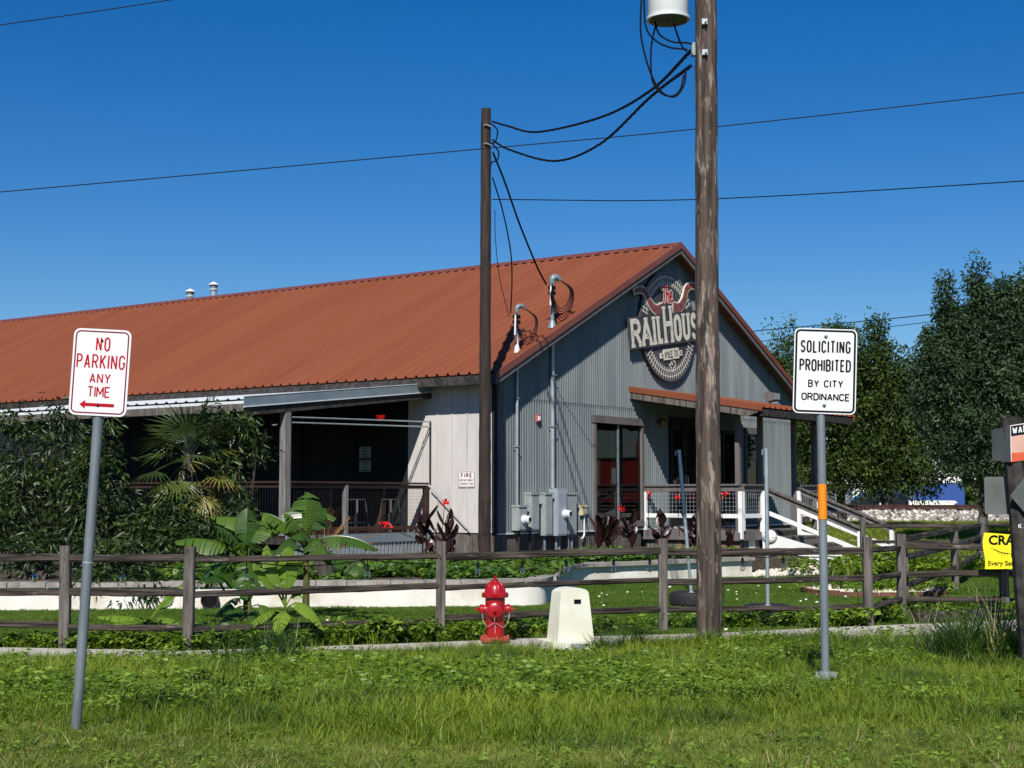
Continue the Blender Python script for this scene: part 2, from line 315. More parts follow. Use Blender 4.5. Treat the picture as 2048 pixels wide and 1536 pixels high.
# stroke alphabet: unit height, x from 0 to 1 (scaled by the letter's own width)
def arc(cx, cy, rx, ry, a0, a1, n=8): return [(cx + rx * math.cos(R(a0 + (a1 - a0) * i / n)), cy + ry * math.sin(R(a0 + (a1 - a0) * i / n))) for i in range(n + 1)]
_O = arc(.5, .72, .5, .28, 0, 180, 8) + arc(.5, .28, .5, .28, 180, 360, 8)
GL = {
 'A': (1, [[(0, 0), (.5, 1), (1, 0)], [(.17, .3), (.83, .3)]]), 'B': (.95, [[(.5, .53), (0, .53), (0, 1), (.55, 1)] + arc(.55, .765, .4, .235, 90, -90, 7) + [(.5, .53)], [(0, .53), (0, 0), (.55, 0)] + arc(.55, .265, .45, .265, -90, 90, 7)]),
 'C': (.95, [arc(.5, .72, .5, .28, 12, 180, 8) + arc(.5, .28, .5, .28, 180, 348, 8)]), 'D': (.98, [[(0, 0), (0, 1), (.45, 1)] + arc(.45, .68, .55, .32, 90, 0, 5) + arc(.45, .32, .55, .32, 0, -90, 5) + [(0, 0)]]),
 'E': (.85, [[(1, 1), (0, 1), (0, 0), (1, 0)], [(0, .52), (.85, .52)]]), 'F': (.85, [[(1, 1), (0, 1), (0, 0)], [(0, .52), (.85, .52)]]),
 'G': (1, [arc(.5, .72, .5, .28, 12, 180, 8) + arc(.5, .28, .5, .28, 180, 360, 8) + [(1, .45), (.6, .45)]]), 'H': (.98, [[(0, 0), (0, 1)], [(1, 0), (1, 1)], [(0, .52), (1, .52)]]),
 'I': (.0, [[(0, 0), (0, 1)]]), 'K': (1, [[(0, 0), (0, 1)], [(.95, 1), (0, .38)], [(.3, .58), (1, 0)]]), 'L': (.85, [[(0, 1), (0, 0), (1, 0)]]),
 'M': (1.2, [[(0, 0), (0, 1), (.5, .25), (1, 1), (1, 0)]]), 'N': (1, [[(0, 0), (0, 1), (1, 0), (1, 1)]]), 'O': (1, [_O + [_O[0]]]),
 'P': (.95, [[(0, 0), (0, 1), (.5, 1)] + arc(.5, .745, .5, .255, 90, -90, 8) + [(0, .49)]]), 'R': (1, [[(0, 0), (0, 1), (.5, 1)] + arc(.5, .745, .5, .255, 90, -90, 8) + [(0, .49)], [(.5, .49), (1, 0)]]),
 'S': (.95, [arc(.5, .75, .47, .25, 15, 240, 9) + arc(.5, .25, .5, .25, 75, -165, 9)]), 'T': (1, [[(0, 1), (1, 1)], [(.5, 1), (.5, 0)]]),
 'U': (1, [[(0, 1)] + arc(.5, .27, .5, .27, 180, 360, 9) + [(1, 1)]]), 'V': (1, [[(0, 1), (.5, 0), (1, 1)]]), 'W': (1.35, [[(0, 1), (.25, 0), (.5, .8), (.75, 0), (1, 1)]]),
 'X': (1, [[(0, 0), (1, 1)], [(0, 1), (1, 0)]]), 'Y': (1, [[(0, 1), (.5, .45), (1, 1)], [(.5, .45), (.5, 0)]]), ',': (.1, [[(.6, .08), (0, -.18)]]),
 '3': (.9, [arc(.45, .76, .5, .24, 150, -70, 8) + arc(.45, .26, .55, .26, 70, -150, 8)]), '.': (.0, [[(0, 0), (0, .08)]]), '-': (.6, [[(0, .5), (1, .5)]]),
}
def split_sharp(pts):
    """cut a stroke where it turns sharply, so that each piece is a clean ribbon"""
    q = [pts[0]]
    for p in pts[1:]:
        if abs(p[0] - q[-1][0]) + abs(p[1] - q[-1][1]) > 1e-6: q.append(p)
    pts = q
    if abs(pts[0][0] - pts[-1][0]) + abs(pts[0][1] - pts[-1][1]) < 1e-6: return [(pts[:-1], True)]
    out, cur = [], [pts[0]]
    for i in range(1, len(pts)):
        cur.append(pts[i])
        if i < len(pts) - 1:
            a = Vector((pts[i][0] - pts[i-1][0], pts[i][1] - pts[i-1][1])); b = Vector((pts[i+1][0] - pts[i][0], pts[i+1][1] - pts[i][1]))
            if a.length > 1e-7 and b.length > 1e-7 and a.angle(b) > R(100): out.append((cur, False)); cur = [pts[i]]
    return out + [(cur, False)]
def letters(mb, text, cx, y, h, fn, t, cw=.45, gap=.22, d=.0, width=None, rot=0.):
    """centred line of stroke letters of height h with baseline y; cw = letter width over height"""
    def total(g): return sum((GL[c][0] * cw * h + t if c in GL else .42 * h) for c in text) + g * h * (len(text) - 1)
    if width: gap = (width - total(0)) / (h * max(len(text) - 1, 1))
    x = -total(gap) / 2; cr, sr = math.cos(rot), math.sin(rot); k = 0
    for c in text:
        if c not in GL: x += .42 * h + gap * h; continue
        w, st = GL[c]
        for line in st:
            pts = [(x + t/2 + px * w * cw * h, t/2 + py * (h - t)) for px, py in line]
            pts = [(cx + a * cr - b * sr, y + a * sr + b * cr) for a, b in pts]
            for seg, cl in split_sharp(pts): mb.ribbon(seg, t, fn, d + .00025 * (k % 4), closed=cl); k += 1
        x += w * cw * h + t + gap * h
    return mb
def textmesh(body, size, bold=0.):
    cu = bpy.data.curves.new('t', 'FONT'); cu.body = body; cu.size = size; cu.offset = bold; cu.resolution_u = 3
    o = bpy.data.objects.new('t', cu); COL.objects.link(o)
    dg = bpy.context.evaluated_depsgraph_get(); me = o.evaluated_get(dg).to_mesh()
    v = [tuple(p.co) for p in me.vertices]; f = [tuple(p.vertices) for p in me.polygons]
    o.evaluated_get(dg).to_mesh_clear(); bpy.data.objects.remove(o); bpy.data.curves.remove(cu)
    return v, f
def smoothline(pts, n=8):
    """Catmull-Rom through the points"""
    P = [Vector(p) for p in pts]; P = [P[0] * 2 - P[1]] + P + [P[-1] * 2 - P[-2]]; out = []
    for i in range(1, len(P) - 2):
        for k in range(n):
            t = k / n; a, b, c, d = P[i-1], P[i], P[i+1], P[i+2]
            out.append(.5 * ((2*b) + (c - a) * t + (2*a - 5*b + 4*c - d) * t*t + (3*b - a - 3*c + d) * t*t*t))
    return out + [P[-2]]

# ------------------------------------------------------------------ terrain and scatter helpers
def gz(x, y):
    x = np.asarray(x, float); y = np.asarray(y, float)
    z = np.where(y < 14.2, .05 * (14.2 - np.maximum(y, 4.0)), 0.)
    z = z + np.where(y > 36, .013 * (np.minimum(y, 70) - 36), 0.)
    return z
_G = rng.random((64, 64, 4))
def vnoise(x, y, sc, ch=0):
    u = np.asarray(x) * sc + 100.3; v = np.asarray(y) * sc + 57.7; i = np.floor(u).astype(int); j = np.floor(v).astype(int); a = u - i; b = v - j
    a = a*a*(3 - 2*a); b = b*b*(3 - 2*b); g = _G[:, :, ch]
    q = lambda m, n: g[m % 64, n % 64]
    return (q(i, j)*(1-a) + q(i+1, j)*a)*(1-b) + (q(i, j+1)*(1-a) + q(i+1, j+1)*a)*b
def leaves(pos, dirv, nrm, length, width, fold=.25):
    """folded pointed leaves -> V, F; arrays of n leaves"""
    n = len(pos); dirv = dirv / np.linalg.norm(dirv, axis=1, keepdims=True)
    side = np.cross(dirv, nrm); side /= np.linalg.norm(side, axis=1, keepdims=True) + 1e-9
    up = np.cross(side, dirv); l = np.asarray(length).reshape(-1, 1) * np.ones((n, 1)); w = np.asarray(width).reshape(-1, 1) * np.ones((n, 1))
    b = pos; t = pos + dirv * l - up * l * .12; m = pos + dirv * l * .45 + up * w * fold
    V = np.stack([b, m + side * w * .5, t, m - side * w * .5, pos + dirv * l * .45], 1).reshape(-1, 3)
    o = np.arange(n)[:, None] * 5
    F = np.concatenate([o + [0, 1, 4], o + [1, 2, 4], o + [2, 3, 4], o + [3, 0, 4]], 0)
    return V, F
def randdir(n):
    d = rng.normal(size=(n, 3)); return d / np.linalg.norm(d, axis=1, keepdims=True)
def clump_leaves(centers, per, rad, length, width, droop=.25, upb=.35):
    n = len(centers) * per; c = np.repeat(centers, per, 0)
    d = randdir(n); p = c + d * (rng.random((n, 1)) ** .5) * rad
    dv = d + randdir(n) * .7 + np.array([0, 0, -droop]); nr = randdir(n) + np.array([0, 0, upb])
    V, F = leaves(p, dv, nr, length * rng.uniform(.6, 1.3, n), width * rng.uniform(.7, 1.2, n))
    ct = np.repeat(rng.random(len(centers)), per)
    tint = np.clip(.72 * ct + .28 * rng.random(n), 0, .999); tint = np.repeat(tint, 5)
    return V, F, tint
def ell_points(lobes, shell=.55):
    """cluster centres through the outer part of ellipsoid lobes (cx,cy,cz,rx,ry,rz,n)"""
    out = []
    for cx, cy, cz, rx, ry, rz, n in lobes:
        d = randdir(n); r = (shell + (1 - shell) * rng.random((n, 1))) * (1 + .16 * rng.normal(size=(n, 1)))
        out.append(np.array([cx, cy, cz]) + d * r * np.array([rx, ry, rz]))
    return np.concatenate(out)
PROTO = {}
def proto_collection(key, objs):
    c = bpy.data.collections.new('proto_' + key)
    for o in objs:
        for k in list(o.users_collection): k.objects.unlink(o)
        c.objects.link(o)
    PROTO[key] = c; return c
def scatter(name, P, rot, scl, idx, coll, label, kind='stuff', parent=None):
    me = bpy.data.meshes.new(name); P = np.asarray(P, np.float32); n = len(P)
    me.vertices.add(n); me.vertices.foreach_set('co', P.ravel())
    a = me.attributes.new('rot', 'FLOAT_VECTOR', 'POINT'); a.data.foreach_set('vector', np.asarray(rot, np.float32).ravel())
    a = me.attributes.new('scl', 'FLOAT', 'POINT'); a.data.foreach_set('value', np.asarray(scl, np.float32))
    a = me.attributes.new('idx', 'INT', 'POINT'); a.data.foreach_set('value', np.asarray(idx, np.int32))
    o = bpy.data.objects.new(name, me); COL.objects.link(o)
    g = bpy.data.node_groups.new(name, 'GeometryNodeTree')
    g.interface.new_socket('Geometry', in_out='INPUT', socket_type='NodeSocketGeometry')
    g.interface.new_socket('Geometry', in_out='OUTPUT', socket_type='NodeSocketGeometry')
    N, L = g.nodes, g.links; gi = N.new('NodeGroupInput'); go = N.new('NodeGroupOutput'); ip = N.new('GeometryNodeInstanceOnPoints')
    ci = N.new('GeometryNodeCollectionInfo'); ci.inputs['Collection'].default_value = coll
    ci.inputs['Separate Children'].default_value = True; ci.inputs['Reset Children'].default_value = True
    def na(nm, ty):
        k = N.new('GeometryNodeInputNamedAttribute'); k.data_type = ty; k.inputs['Name'].default_value = nm; return k.outputs[0]
    L.new(gi.outputs[0], ip.inputs['Points']); L.new(ci.outputs[0], ip.inputs['Instance'])
    ip.inputs['Pick Instance'].default_value = True
    L.new(na('idx', 'INT'), ip.inputs['Instance Index']); L.new(na('rot', 'FLOAT_VECTOR'), ip.inputs['Rotation']); L.new(na('scl', 'FLOAT'), ip.inputs['Scale'])
    L.new(ip.outputs[0], go.inputs[0])
    md = o.modifiers.new('scatter', 'NODES'); md.node_group = g
    if parent: o.parent = parent
    tag(o, label if not parent else None, None, None, kind)
    return o
def blades(n, h, spread, w, bend, m, name, seg=3, hv=.4):
    """a tuft of tapering grass blades"""
    V, F, T = [], [], []
    for k in range(n):
        a = rng.uniform(0, 6.283); r = spread * math.sqrt(rng.random()); x0, y0 = r * math.cos(a), r * math.sin(a)
        a2 = rng.uniform(0, 6.283); hh = h * rng.uniform(1 - hv, 1 + hv * .5); ben = bend * rng.uniform(.3, 1.4) * hh; ww = w * rng.uniform(.6, 1.2)
        dx, dy = math.cos(a2), math.sin(a2); sx, sy = -dy, dx; b = len(V); ti = rng.random() * .55
        for i in range(seg + 1):
            t = i / seg; off = ben * t ** 1.8; z = hh * (t - .28 * (ben / hh) * t * t); wd = ww * (1 - t ** 1.6) * .5 + .0003
            V += [(x0 + dx * off - sx * wd, y0 + dy * off - sy * wd, z), (x0 + dx * off + sx * wd, y0 + dy * off + sy * wd, z)]; T += [ti, ti]
        for i in range(seg): q = b + 2 * i; F.append((q, q + 1, q + 3, q + 2))
    return npmesh(name, V, F, m, tint=T)
def weedplant(n, h, ll, lw, m, name, stems=4):
    pos, dv = [], []
    for s in range(stems):
        a = rng.uniform(0, 6.283); lean = rng.uniform(.1, .75)
        for k in range(n // stems):
            t = rng.uniform(.25, 1); z = h * t; r = lean * h * t
            pos.append((r * math.cos(a) + rng.normal(0, .012), r * math.sin(a) + rng.normal(0, .012), z)); b = rng.uniform(0, 6.283)
            dv.append((math.cos(b), math.sin(b), rng.uniform(-.35, .35)))
    pos = np.array(pos); dv = np.array(dv); N_ = len(pos)
    V, F = leaves(pos, dv, np.array([0, 0, 1.]) + rng.normal(0, .35, (N_, 3)), ll * rng.uniform(.6, 1.2, N_), lw * rng.uniform(.6, 1.2, N_), fold=.15)
    return npmesh(name, V, F, m, tint=np.repeat(rng.random(N_) * .55, 5))
def rockmesh(name, m, seed):
    bm = bmesh.new(); bmesh.ops.create_icosphere(bm, subdivisions=1, radius=.5); r = random.Random(seed)
    for v in bm.verts: v.co *= r.uniform(.75, 1.15); v.co.z *= .7; v.co.x *= 1.15
    me = bpy.data.meshes.new(name); bm.to_mesh(me); bm.free(); me.materials.append(MATS[m]); o = bpy.data.objects.new(name, me); COL.objects.link(o); return o

# ------------------------------------------------------------------ setting: ground, lawn, sidewalk, bed, path, railway
def sheet(name, xs, ys, zf, m, kind='structure'):
    X, Y = np.meshgrid(xs, ys); Z = zf(X, Y); V = np.stack([X, Y, Z], -1).reshape(-1, 3); nx = len(xs)
    i = np.arange(len(ys) - 1)[:, None] * nx + np.arange(nx - 1); i = i.ravel()
    o = npmesh(name, V, np.stack([i, i + 1, i + nx + 1, i + nx], 1), m, smooth=True); o['kind'] = kind; return o
sheet('ground', np.concatenate([[-2500, -300, -60], np.linspace(-20, 60, 60), [120, 400, 2500]]), np.concatenate([[-400, -60, -10], np.linspace(2, 40, 77), np.linspace(42, 72, 20), [100, 200, 600, 3500]]), gz, 'ground_green')
SW = [(-9.5, 15.7), (-5.26, 15.43), (-4.72, 15.33), (-3.28, 15.04), (-1.69, 15.6), (-.13, 16.25), (1.72, 16.85), (2.73, 17.2), (4.03, 17.86), (5.73, 18.56), (9, 19.9), (14, 22)]
def sw_y(x): return np.interp(x, [p[0] for p in SW], [p[1] for p in SW])
# lawn between the fence and the low wall
xs = np.linspace(-9.5, 12.5, 90); V, F = [], []; NY = 40
for i, x in enumerate(xs):
    y0 = float(sw_y(x)) + .02
    for j in range(NY + 1): V.append((x, y0 + (34.5 - y0) * j / NY, .006 + .004 * math.sin(3 * x + j)))
for i in range(len(xs) - 1):
    for j in range(NY): a = i * (NY + 1) + j; F.append((a, a + NY + 1, a + NY + 2, a + 1))
npmesh('lawn', V, F, 'turf', smooth=True)['kind'] = 'structure'
sw = bpy.data.objects.new('sidewalk', None); COL.objects.link(sw); sw['kind'] = 'structure'
px_ = np.concatenate([[-9.5], np.arange(-8.2, 12.5, 1.35)])
for a, b in zip(px_[:-1], px_[1:]):
    a2, b2 = a + .006, b - .006; n = 3; t = np.linspace(a2, b2, n + 1); mb = MB(); dz = random.uniform(-.004, .004)
    poly = [(x, float(sw_y(x)) - 1.02) for x in t] + [(x, float(sw_y(x))) for x in t[::-1]]
    mb.prism(poly, lambda x, y, d: (x, y, d), -.1, .032 + dz).build('slab', 'concrete', sw)
# tan walk beyond the stairs
sheet('path', np.linspace(8.2, 30, 12), np.linspace(45.2, 48.6, 4), lambda x, y: gz(x, y) + .012, 'tan_path')

# low stucco wall round the planting bed, with cap stones
WP = smoothline([(-12, 20.35, 0), (-7.06, 20.68, 0), (-3.4, 21.05, 0), (-1, 21.4, 0), (.25, 21.62, 0), (.56, 22.3, 0), (.72, 24.2, 0), (1.12, 26.35, 0), (1.75, 27.1, 0), (2.5, 27.65, 0), (3.6, 28.65, 0), (4.75, 29.6, 0)], 10)
def offs(path, d):
    out = []
    for i, p in enumerate(path):
        t = path[min(i+1, len(path)-1)] - path[max(i-1, 0)]; t.normalize(); out.append(p + Vector((-t.y, t.x, 0)) * d)
    return out
rw = MB(); A_, B_ = offs(WP, 0), offs(WP, .22); n = len(WP)
rw.add([(p.x, p.y, -.1) for p in A_] + [(p.x, p.y, .315) for p in A_] + [(p.x, p.y, .315) for p in B_] + [(p.x, p.y, -.1) for p in B_],
       [f for i in range(n - 1) for f in ((i, i+1, n+i+1, n+i), (n+i, n+i+1, 2*n+i+1, 2*n+i), (2*n+i, 2*n+i+1, 3*n+i+1, 3*n+i))] + [(n-1, 4*n-1, 3*n-1, 2*n-1), (0, n, 2*n, 3*n)])
RW = thing('retaining_wall', 'low curved white stucco garden wall with weathered grey cap stones', 'wall', (-3.4, 21.05, 0))
ob = rw.build('stucco_wall', 'stucco', None, 40, origin=(-3.4, 21.05, 0)); ob.location = (0, 0, 0); ob.parent = RW
Lc = [0.]
for i in range(1, n): Lc.append(Lc[-1] + (WP[i] - WP[i-1]).length)
def along(d):
    i = max(1, min(n - 1, int(np.searchsorted(Lc, d)))); k = (d - Lc[i-1]) / max(Lc[i] - Lc[i-1], 1e-6); return WP[i-1].lerp(WP[i], k)
d = 0
while d < Lc[-1] - .1:
    l = random.uniform(.42, .62); e = min(d + l, Lc[-1]); pts = [along(d + .006 + (e - d - .012) * k / 3) for k in range(4)]
    ov = -.045 if pts[0].x < .5 else -.085; pa, pb = offs(pts, ov + random.uniform(-.008, .008)), offs(pts, .265); zt = .385 + random.uniform(-.008, .006)
    mb = MB(); mb.prism([(p.x + 3.4, p.y - 21.05) for p in pa] + [(p.x + 3.4, p.y - 21.05) for p in pb[::-1]], lambda x, y, z: (x, y, z), .317, zt)
    mb.build('cap_stone', 'cap', RW); d = e
# planting bed inside the wall
bp = [(p.x, p.y) for p in offs(WP, .2)] + [(6.2, 31.2), (5.2, 36), (-12, 36)]
bd = MB(); bd.prism(bp, lambda x, y, z: (x, y, z), .1, .318); bd.build('planting_bed', 'soil')['kind'] = 'structure'

DP = thing('drain_pipe', 'dark round drain opening in the low white wall', 'drain', (-4.22, 20.93, .13)); MB().lathe([(.105, -.02), (.125, -.02), (.125, .06), (.105, .06)], axis=(.09, -1, 0), n=20, cap=False).build('collar', 'rubber', DP, 40); MB().lathe([(.001, .02), (.107, .02)], axis=(.09, -1, 0), n=20, cap=False).build('opening', 'ink_black', DP)
# railway: ballast bank, two rails, sleepers
RB = MB(); xs_ = [-20, 80]
RB.prism([(68.6, .3), (75.2, .3), (73.4, .86), (70.2, .86)], lambda y, z, x: (x, y, z), -20, 90); RB.build('rail_bed', 'soil')['kind'] = 'structure'
for k, y in enumerate((70.95, 72.4)):
    mb = MB(); mb.box(-20, 90, y - .035, y + .035, 1.13, 1.18); mb.box(-20, 90, y - .01, y + .01, 1.01, 1.13); mb.box(-20, 90, y - .07, y + .07, 0.99, 1.01)
    tag(mb.build('rail', 'rail_rust', None, origin=(30, y, .99)), 'long rusty steel rail lying on the railway sleepers', 'rail', 'rails of the railway track')
s0 = None; mb = MB(); mb.box(-.12, .12, -1.25, 1.25, 0, .16)
for x in np.arange(9, 34, .62):
    if s0 is None: s0 = mb.build('sleeper', 'wood_dark'); o = s0
    else: o = s0.copy(); COL.objects.link(o)
    o.location = (x, 71.68, .83); tag(o, 'dark timber sleeper under the railway rails', 'sleeper', 'sleepers of the railway track')
rocks = proto_collection('rock', [rockmesh('rock_%d' % i, m, i) for i, m in enumerate(['rock_grey', 'rock_white', 'rock_grey'])])
n = 3600; x = rng.uniform(7, 36, n); y = rng.uniform(68.4, 70.6, n); z = .28 + np.clip((y - 68.6) / 1.6, 0, 1) * .54
scatter('ballast_gravel', np.stack([x, y, z + .03], 1), rng.uniform(0, 6.28, (n, 3)), rng.uniform(.12, .30, n), rng.integers(0, 3, n), rocks, 'pale broken ballast stones along the railway bank')
pale = proto_collection('pale_rock', [rockmesh('palerock_%d' % i, 'rock_white', 20 + i) for i in range(3)])
n = 1500; t = rng.random(n); u = rng.random(n)
x = 4.75 + 2.9 * t + .25 * u; y = 29.3 + 1.6 * t + (2.2 - .6 * t) * u
scatter('gravel', np.stack([x, y, np.full(n, .03) + .08 * u], 1), rng.uniform(0, 6.28, (n, 3)), rng.uniform(.06, .15, n), rng.integers(0, 3, n), pale, 'pale river stones heaped below the porch stairs')

# ------------------------------------------------------------------ restaurant building (local axes: x along the gable, y along the long side, z up)
TH = .94296; BC, BS = math.cos(TH), math.sin(TH); BO = (-.29, 33., 0.)
def LW(w, s, z): return Vector((BO[0] + BC * w - BS * s, BO[1] + BS * w + BC * s, z))
WD, LEN, ZE, SL, ZF = 15.02, 34., 4.278, .4867, .764
def rz_(w): return ZE + SL * (w + .6) if w <= WD / 2 else ZE + SL * (WD + .6 - w)
ZR = rz_(WD / 2)
BLD = thing('restaurant', 'long corrugated steel restaurant building with rust red metal roof', 'building', BO, TH)
def bpart(mb, name, m, parent=None, smooth=None): return mb.build(name, m, parent or BLD, smooth)
def ribprofile(a, b, step=.305, base=.036, top=.026, h=.052):
    p = [(a, 0.)]; x = a + step * .5
    while x < b - base: p += [(x - base, 0), (x - top, h), (x + top, h), (x + base, 0)]; x += step
    return p + [(b, 0.)]
# main roof, both slopes
pr = ribprofile(-.42, LEN + .4); np_ = len(pr); nrm = Vector((-SL, 0, 1)).normalized()
for sgn in (0, 1):
    V = []
    for w in (-.62, 1.4, 3.4, 5.5, WD / 2 - .01):
        for s, h in pr:
            z = rz_(w) + h * nrm.z; x = w + h * nrm.x
            V.append((x if not sgn else WD - x, s, z))
    i = (np.arange(4)[:, None] * np_ + np.arange(np_ - 1)).ravel()
    F = np.stack([i, i + np_, i + np_ + 1, i + 1], 1) if not sgn else np.stack([i, i + 1, i + np_ + 1, i + np_], 1)
    ro = npmesh('roof', V, F, 'roof_red', BLD)
rc = MB()
for sg in (-1, 1): rc.add([(WD/2, -.44, ZR + .055), (WD/2, LEN + .42, ZR + .055), (WD/2 + sg * .24, LEN + .42, ZR + .055 - .24 * SL), (WD/2 + sg * .24, -.44, ZR + .055 - .24 * SL), (WD/2 + sg * .24, -.44, ZR + .038 - .24 * SL), (WD/2 + sg * .24, LEN + .42, ZR + .038 - .24 * SL)], [(0, 1, 2, 3), (3, 2, 5, 4)])
rc.add([(WD/2 - .24, -.44, ZR + .055 - .24*SL), (WD/2, -.44, ZR + .055), (WD/2 + .24, -.44, ZR + .055 - .24*SL), (WD/2, -.44, ZR - .02)], [(0, 1, 2, 3)])
bpart(rc, 'ridge_cap', 'ridge_red')
# soffit under the roof sheets, eave fascia, rake trim
sf = MB()
for a, b in ((-.58, WD/2), (WD + .58, WD/2)):
    za, zb = rz_(a) - .035, rz_(b) - .035; sf.add([(a, -.37, za), (b, -.37, zb), (b, LEN, zb), (a, LEN, za)], [(0, 1, 2, 3)])
bpart(sf, 'soffit', 'wood_soffit')
for a in (-.57, WD + .57): bpart(MB().box(a - .02, a + .02, -.36, LEN, ZE - .235, ZE - .03), 'eave_fascia', 'wood_dark')
def rakeband(y0, y1, top, bot, m, name):
    mb = MB()
    for a, b in ((-.63, WD/2), (WD + .63, WD/2)):
        za, zb = rz_(a), rz_(b); q = [(a, za + bot), (b, zb + bot), (b, zb + top), (a, za + top)]
        if a > b: q = q[::-1]
        mb.prism(q, lambda x, z, d: (x, d, z), y1, y0)
    bpart(mb, name, m)
rakeband(-.445, -.40, .045, -.115, 'trim_red', 'rake_flashing')
rakeband(-.415, -.37, -.117, -.25, 'trim_brown', 'rake_board')
# corrugated gable wall with openings
OPEN = [(3.83, 6.10, .90, 3.42), (7.62, 9.15, .80, 3.55), (10.42, 11.30, .95, 3.40), (11.80, 12.72, .95, 3.42)]
def gablesheet(z0, z1f, off, name):
    V, F = [], []; pitch = .1; n = int(WD / pitch * 8); ws = np.linspace(0, WD, n + 1)
    for a, b in zip(ws[:-1], ws[1:]):
        m = (a + b) / 2; top = z1f(m); iv = [(z0, top)]
        for o0, o1, p0, p1 in OPEN:
            if o0 < m < o1: iv = [q for s, e in iv for q in ((s, min(e, p0)), (max(s, p1), e)) if q[1] - q[0] > .01]
        for s, e in iv:
            if e - s < .01: continue
            k = len(V); ya, yb = off - .024 * math.sin(2 * math.pi * a / pitch), off - .024 * math.sin(2 * math.pi * b / pitch)
            V += [(a, ya, s), (b, yb, s), (b, yb, e), (a, ya, e)]; F.append((k, k+1, k+2, k+3))
    # weld so that the waves shade smoothly
    o = npmesh(name, V, F, 'steel_wall', BLD, smooth=True); bm = bmesh.new(); bm.from_mesh(o.data); bmesh.ops.remove_doubles(bm, verts=bm.verts, dist=1e-4); bm.to_mesh(o.data); bm.free()
    o.data.polygons.foreach_set('use_smooth', [True] * len(o.data.polygons))
gablesheet(ZF, lambda w: min(3.82, rz_(w) - .04), 0., 'gable_wall')
gablesheet(3.80, lambda w: rz_(w) - .04, -.012, 'gable_wall')
bpart(MB().box(0, WD, -.03, .05, ZF - .03, ZF), 'sill_flashing', 'white_metal')
bpart(MB().box(-.03, .13, -.035, .03, ZF, 4.2), 'corner_trim', 'trim_brown')
bpart(MB().box(WD - .1, WD + .03, -.035, .03, ZF, 4.2), 'corner_trim', 'white_metal')
# other walls and floor (keep the inside dark)
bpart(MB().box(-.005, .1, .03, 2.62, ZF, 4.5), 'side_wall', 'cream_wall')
bpart(MB().box(-.002, .1, 2.62, LEN, ZF, 4.5), 'side_wall', 'painted_shade_wall')  # cream wall continues here; shade under the patio roof is painted in
bpart(MB().box(-.04, -.006, .03, .17, ZF, 4.3), 'corner_trim', 'dark_trim')
for s in np.arange(.45, 2.6, .43): bpart(MB().box(-.022, -.005, s - .018, s + .018, ZF, 4.32), 'batten', 'cream_wall')
for s in np.arange(3.05, 14, .43): bpart(MB().box(-.02, -.002, s - .018, s + .018, ZF, 4.32), 'batten', 'painted_shade_wall')  # battens carry the same painted shade
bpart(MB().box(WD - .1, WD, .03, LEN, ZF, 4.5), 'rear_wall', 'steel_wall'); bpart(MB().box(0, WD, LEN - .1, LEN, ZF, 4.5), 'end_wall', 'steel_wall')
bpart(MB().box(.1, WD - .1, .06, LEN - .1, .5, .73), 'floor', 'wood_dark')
bpart(MB().box(.1, WD - .1, 5.0, 5.1, .73, 4.4), 'partition', 'painted_shade_wall')
# foundation skirting planks below the gable and side
def planks(a, b, fn, z0, z1, mats, wd=.185):
    x = a
    while x < b - .05:
        e = min(x + wd * random.uniform(.85, 1.15), b); t = random.uniform(.0, .008); mb = MB(); P0, P1 = fn(x + .004, t), fn(e - .004, t + .022)
        mb.box(min(P0[0], P1[0]), max(P0[0], P1[0]), min(P0[1], P1[1]), max(P0[1], P1[1]), z0, z1 + random.uniform(-.004, .0)); bpart(mb, 'plank', random.choice(mats)); x = e
planks(0, 6.1, lambda x, t: (x, .02 + t), .12, ZF - .035, ['wood_grey', 'wood_grey', 'wood_post'])
planks(.05, 1.9, lambda x, t: (.02 + t, x), .12, ZF - .02, ['wood_grey', 'wood_post'])
# windows and door on the gable
def window(o, splits, name='window', fm='trim_brown', header=True):
    w0, w1, z0, z1 = o; f = MB()
    f.box(w0 - .02, w0 + .07, -.075, .04, z0, z1); f.box(w1 - .07, w1 + .02, -.075, .04, z0, z1); f.box(w0 - .02, w1 + .02, -.08, .04, z0 - .07, z0 + .07)
    F_ = bpart(f, name, fm)
    h = MB()
    if header: h.prism([(w0 - .05, z1 - .05), (w1 + .05, z1 - .05), (w1 + .07, z1 + .13), (w0 - .07, z1 + .13)], lambda x, z, d: (x, d, z), .02, -.10)
    else: h.box(w0 - .02, w1 + .02, -.07, .04, z1 - .07, z1 + .02)
    h.build('header', fm, F_)
    xs = [w0 + .07] + splits + [w1 - .07]
    for a, b in zip(xs[:-1], xs[1:]):
        g = MB(); g.add([(a, -.012, z0 + .07), (b, -.012, z0 + .07), (b, -.012, z1 - .05), (a, -.012, z1 - .05)], [(0, 1, 2, 3)]); g.build('pane', 'window_glass', F_)
    for k in splits: MB().box(k - .03, k + .03, -.045, .03, z0 + .07, z1 - .05).build('mullion', 'galv_dark', F_)
    return F_
window(OPEN[0], [4.95]); window(OPEN[2], [], 'window', 'dark_trim', False); window(OPEN[3], [], 'window', 'trim_brown', True)
cu = MB(); cu.add([(w, .5 + .06 * math.sin(w * 22), z) for w in np.linspace(5.35, 6.1, 40) for z in (.8, 3.4)], [(2*i, 2*i+2, 2*i+3, 2*i+1) for i in range(39)]); bpart(cu, 'curtain', 'curtain')
dr = MB(); w0, w1, z0, z1 = OPEN[1]
dr.box(w0 - .12, w0, -.07, .04, z0, z1 + .12); dr.box(w1, w1 + .12, -.07, .04, z0, z1 + .12); dr.box(w0, w1, -.07, .04, z1, z1 + .12)
DOOR = bpart(dr, 'door_frame', 'dark_trim')
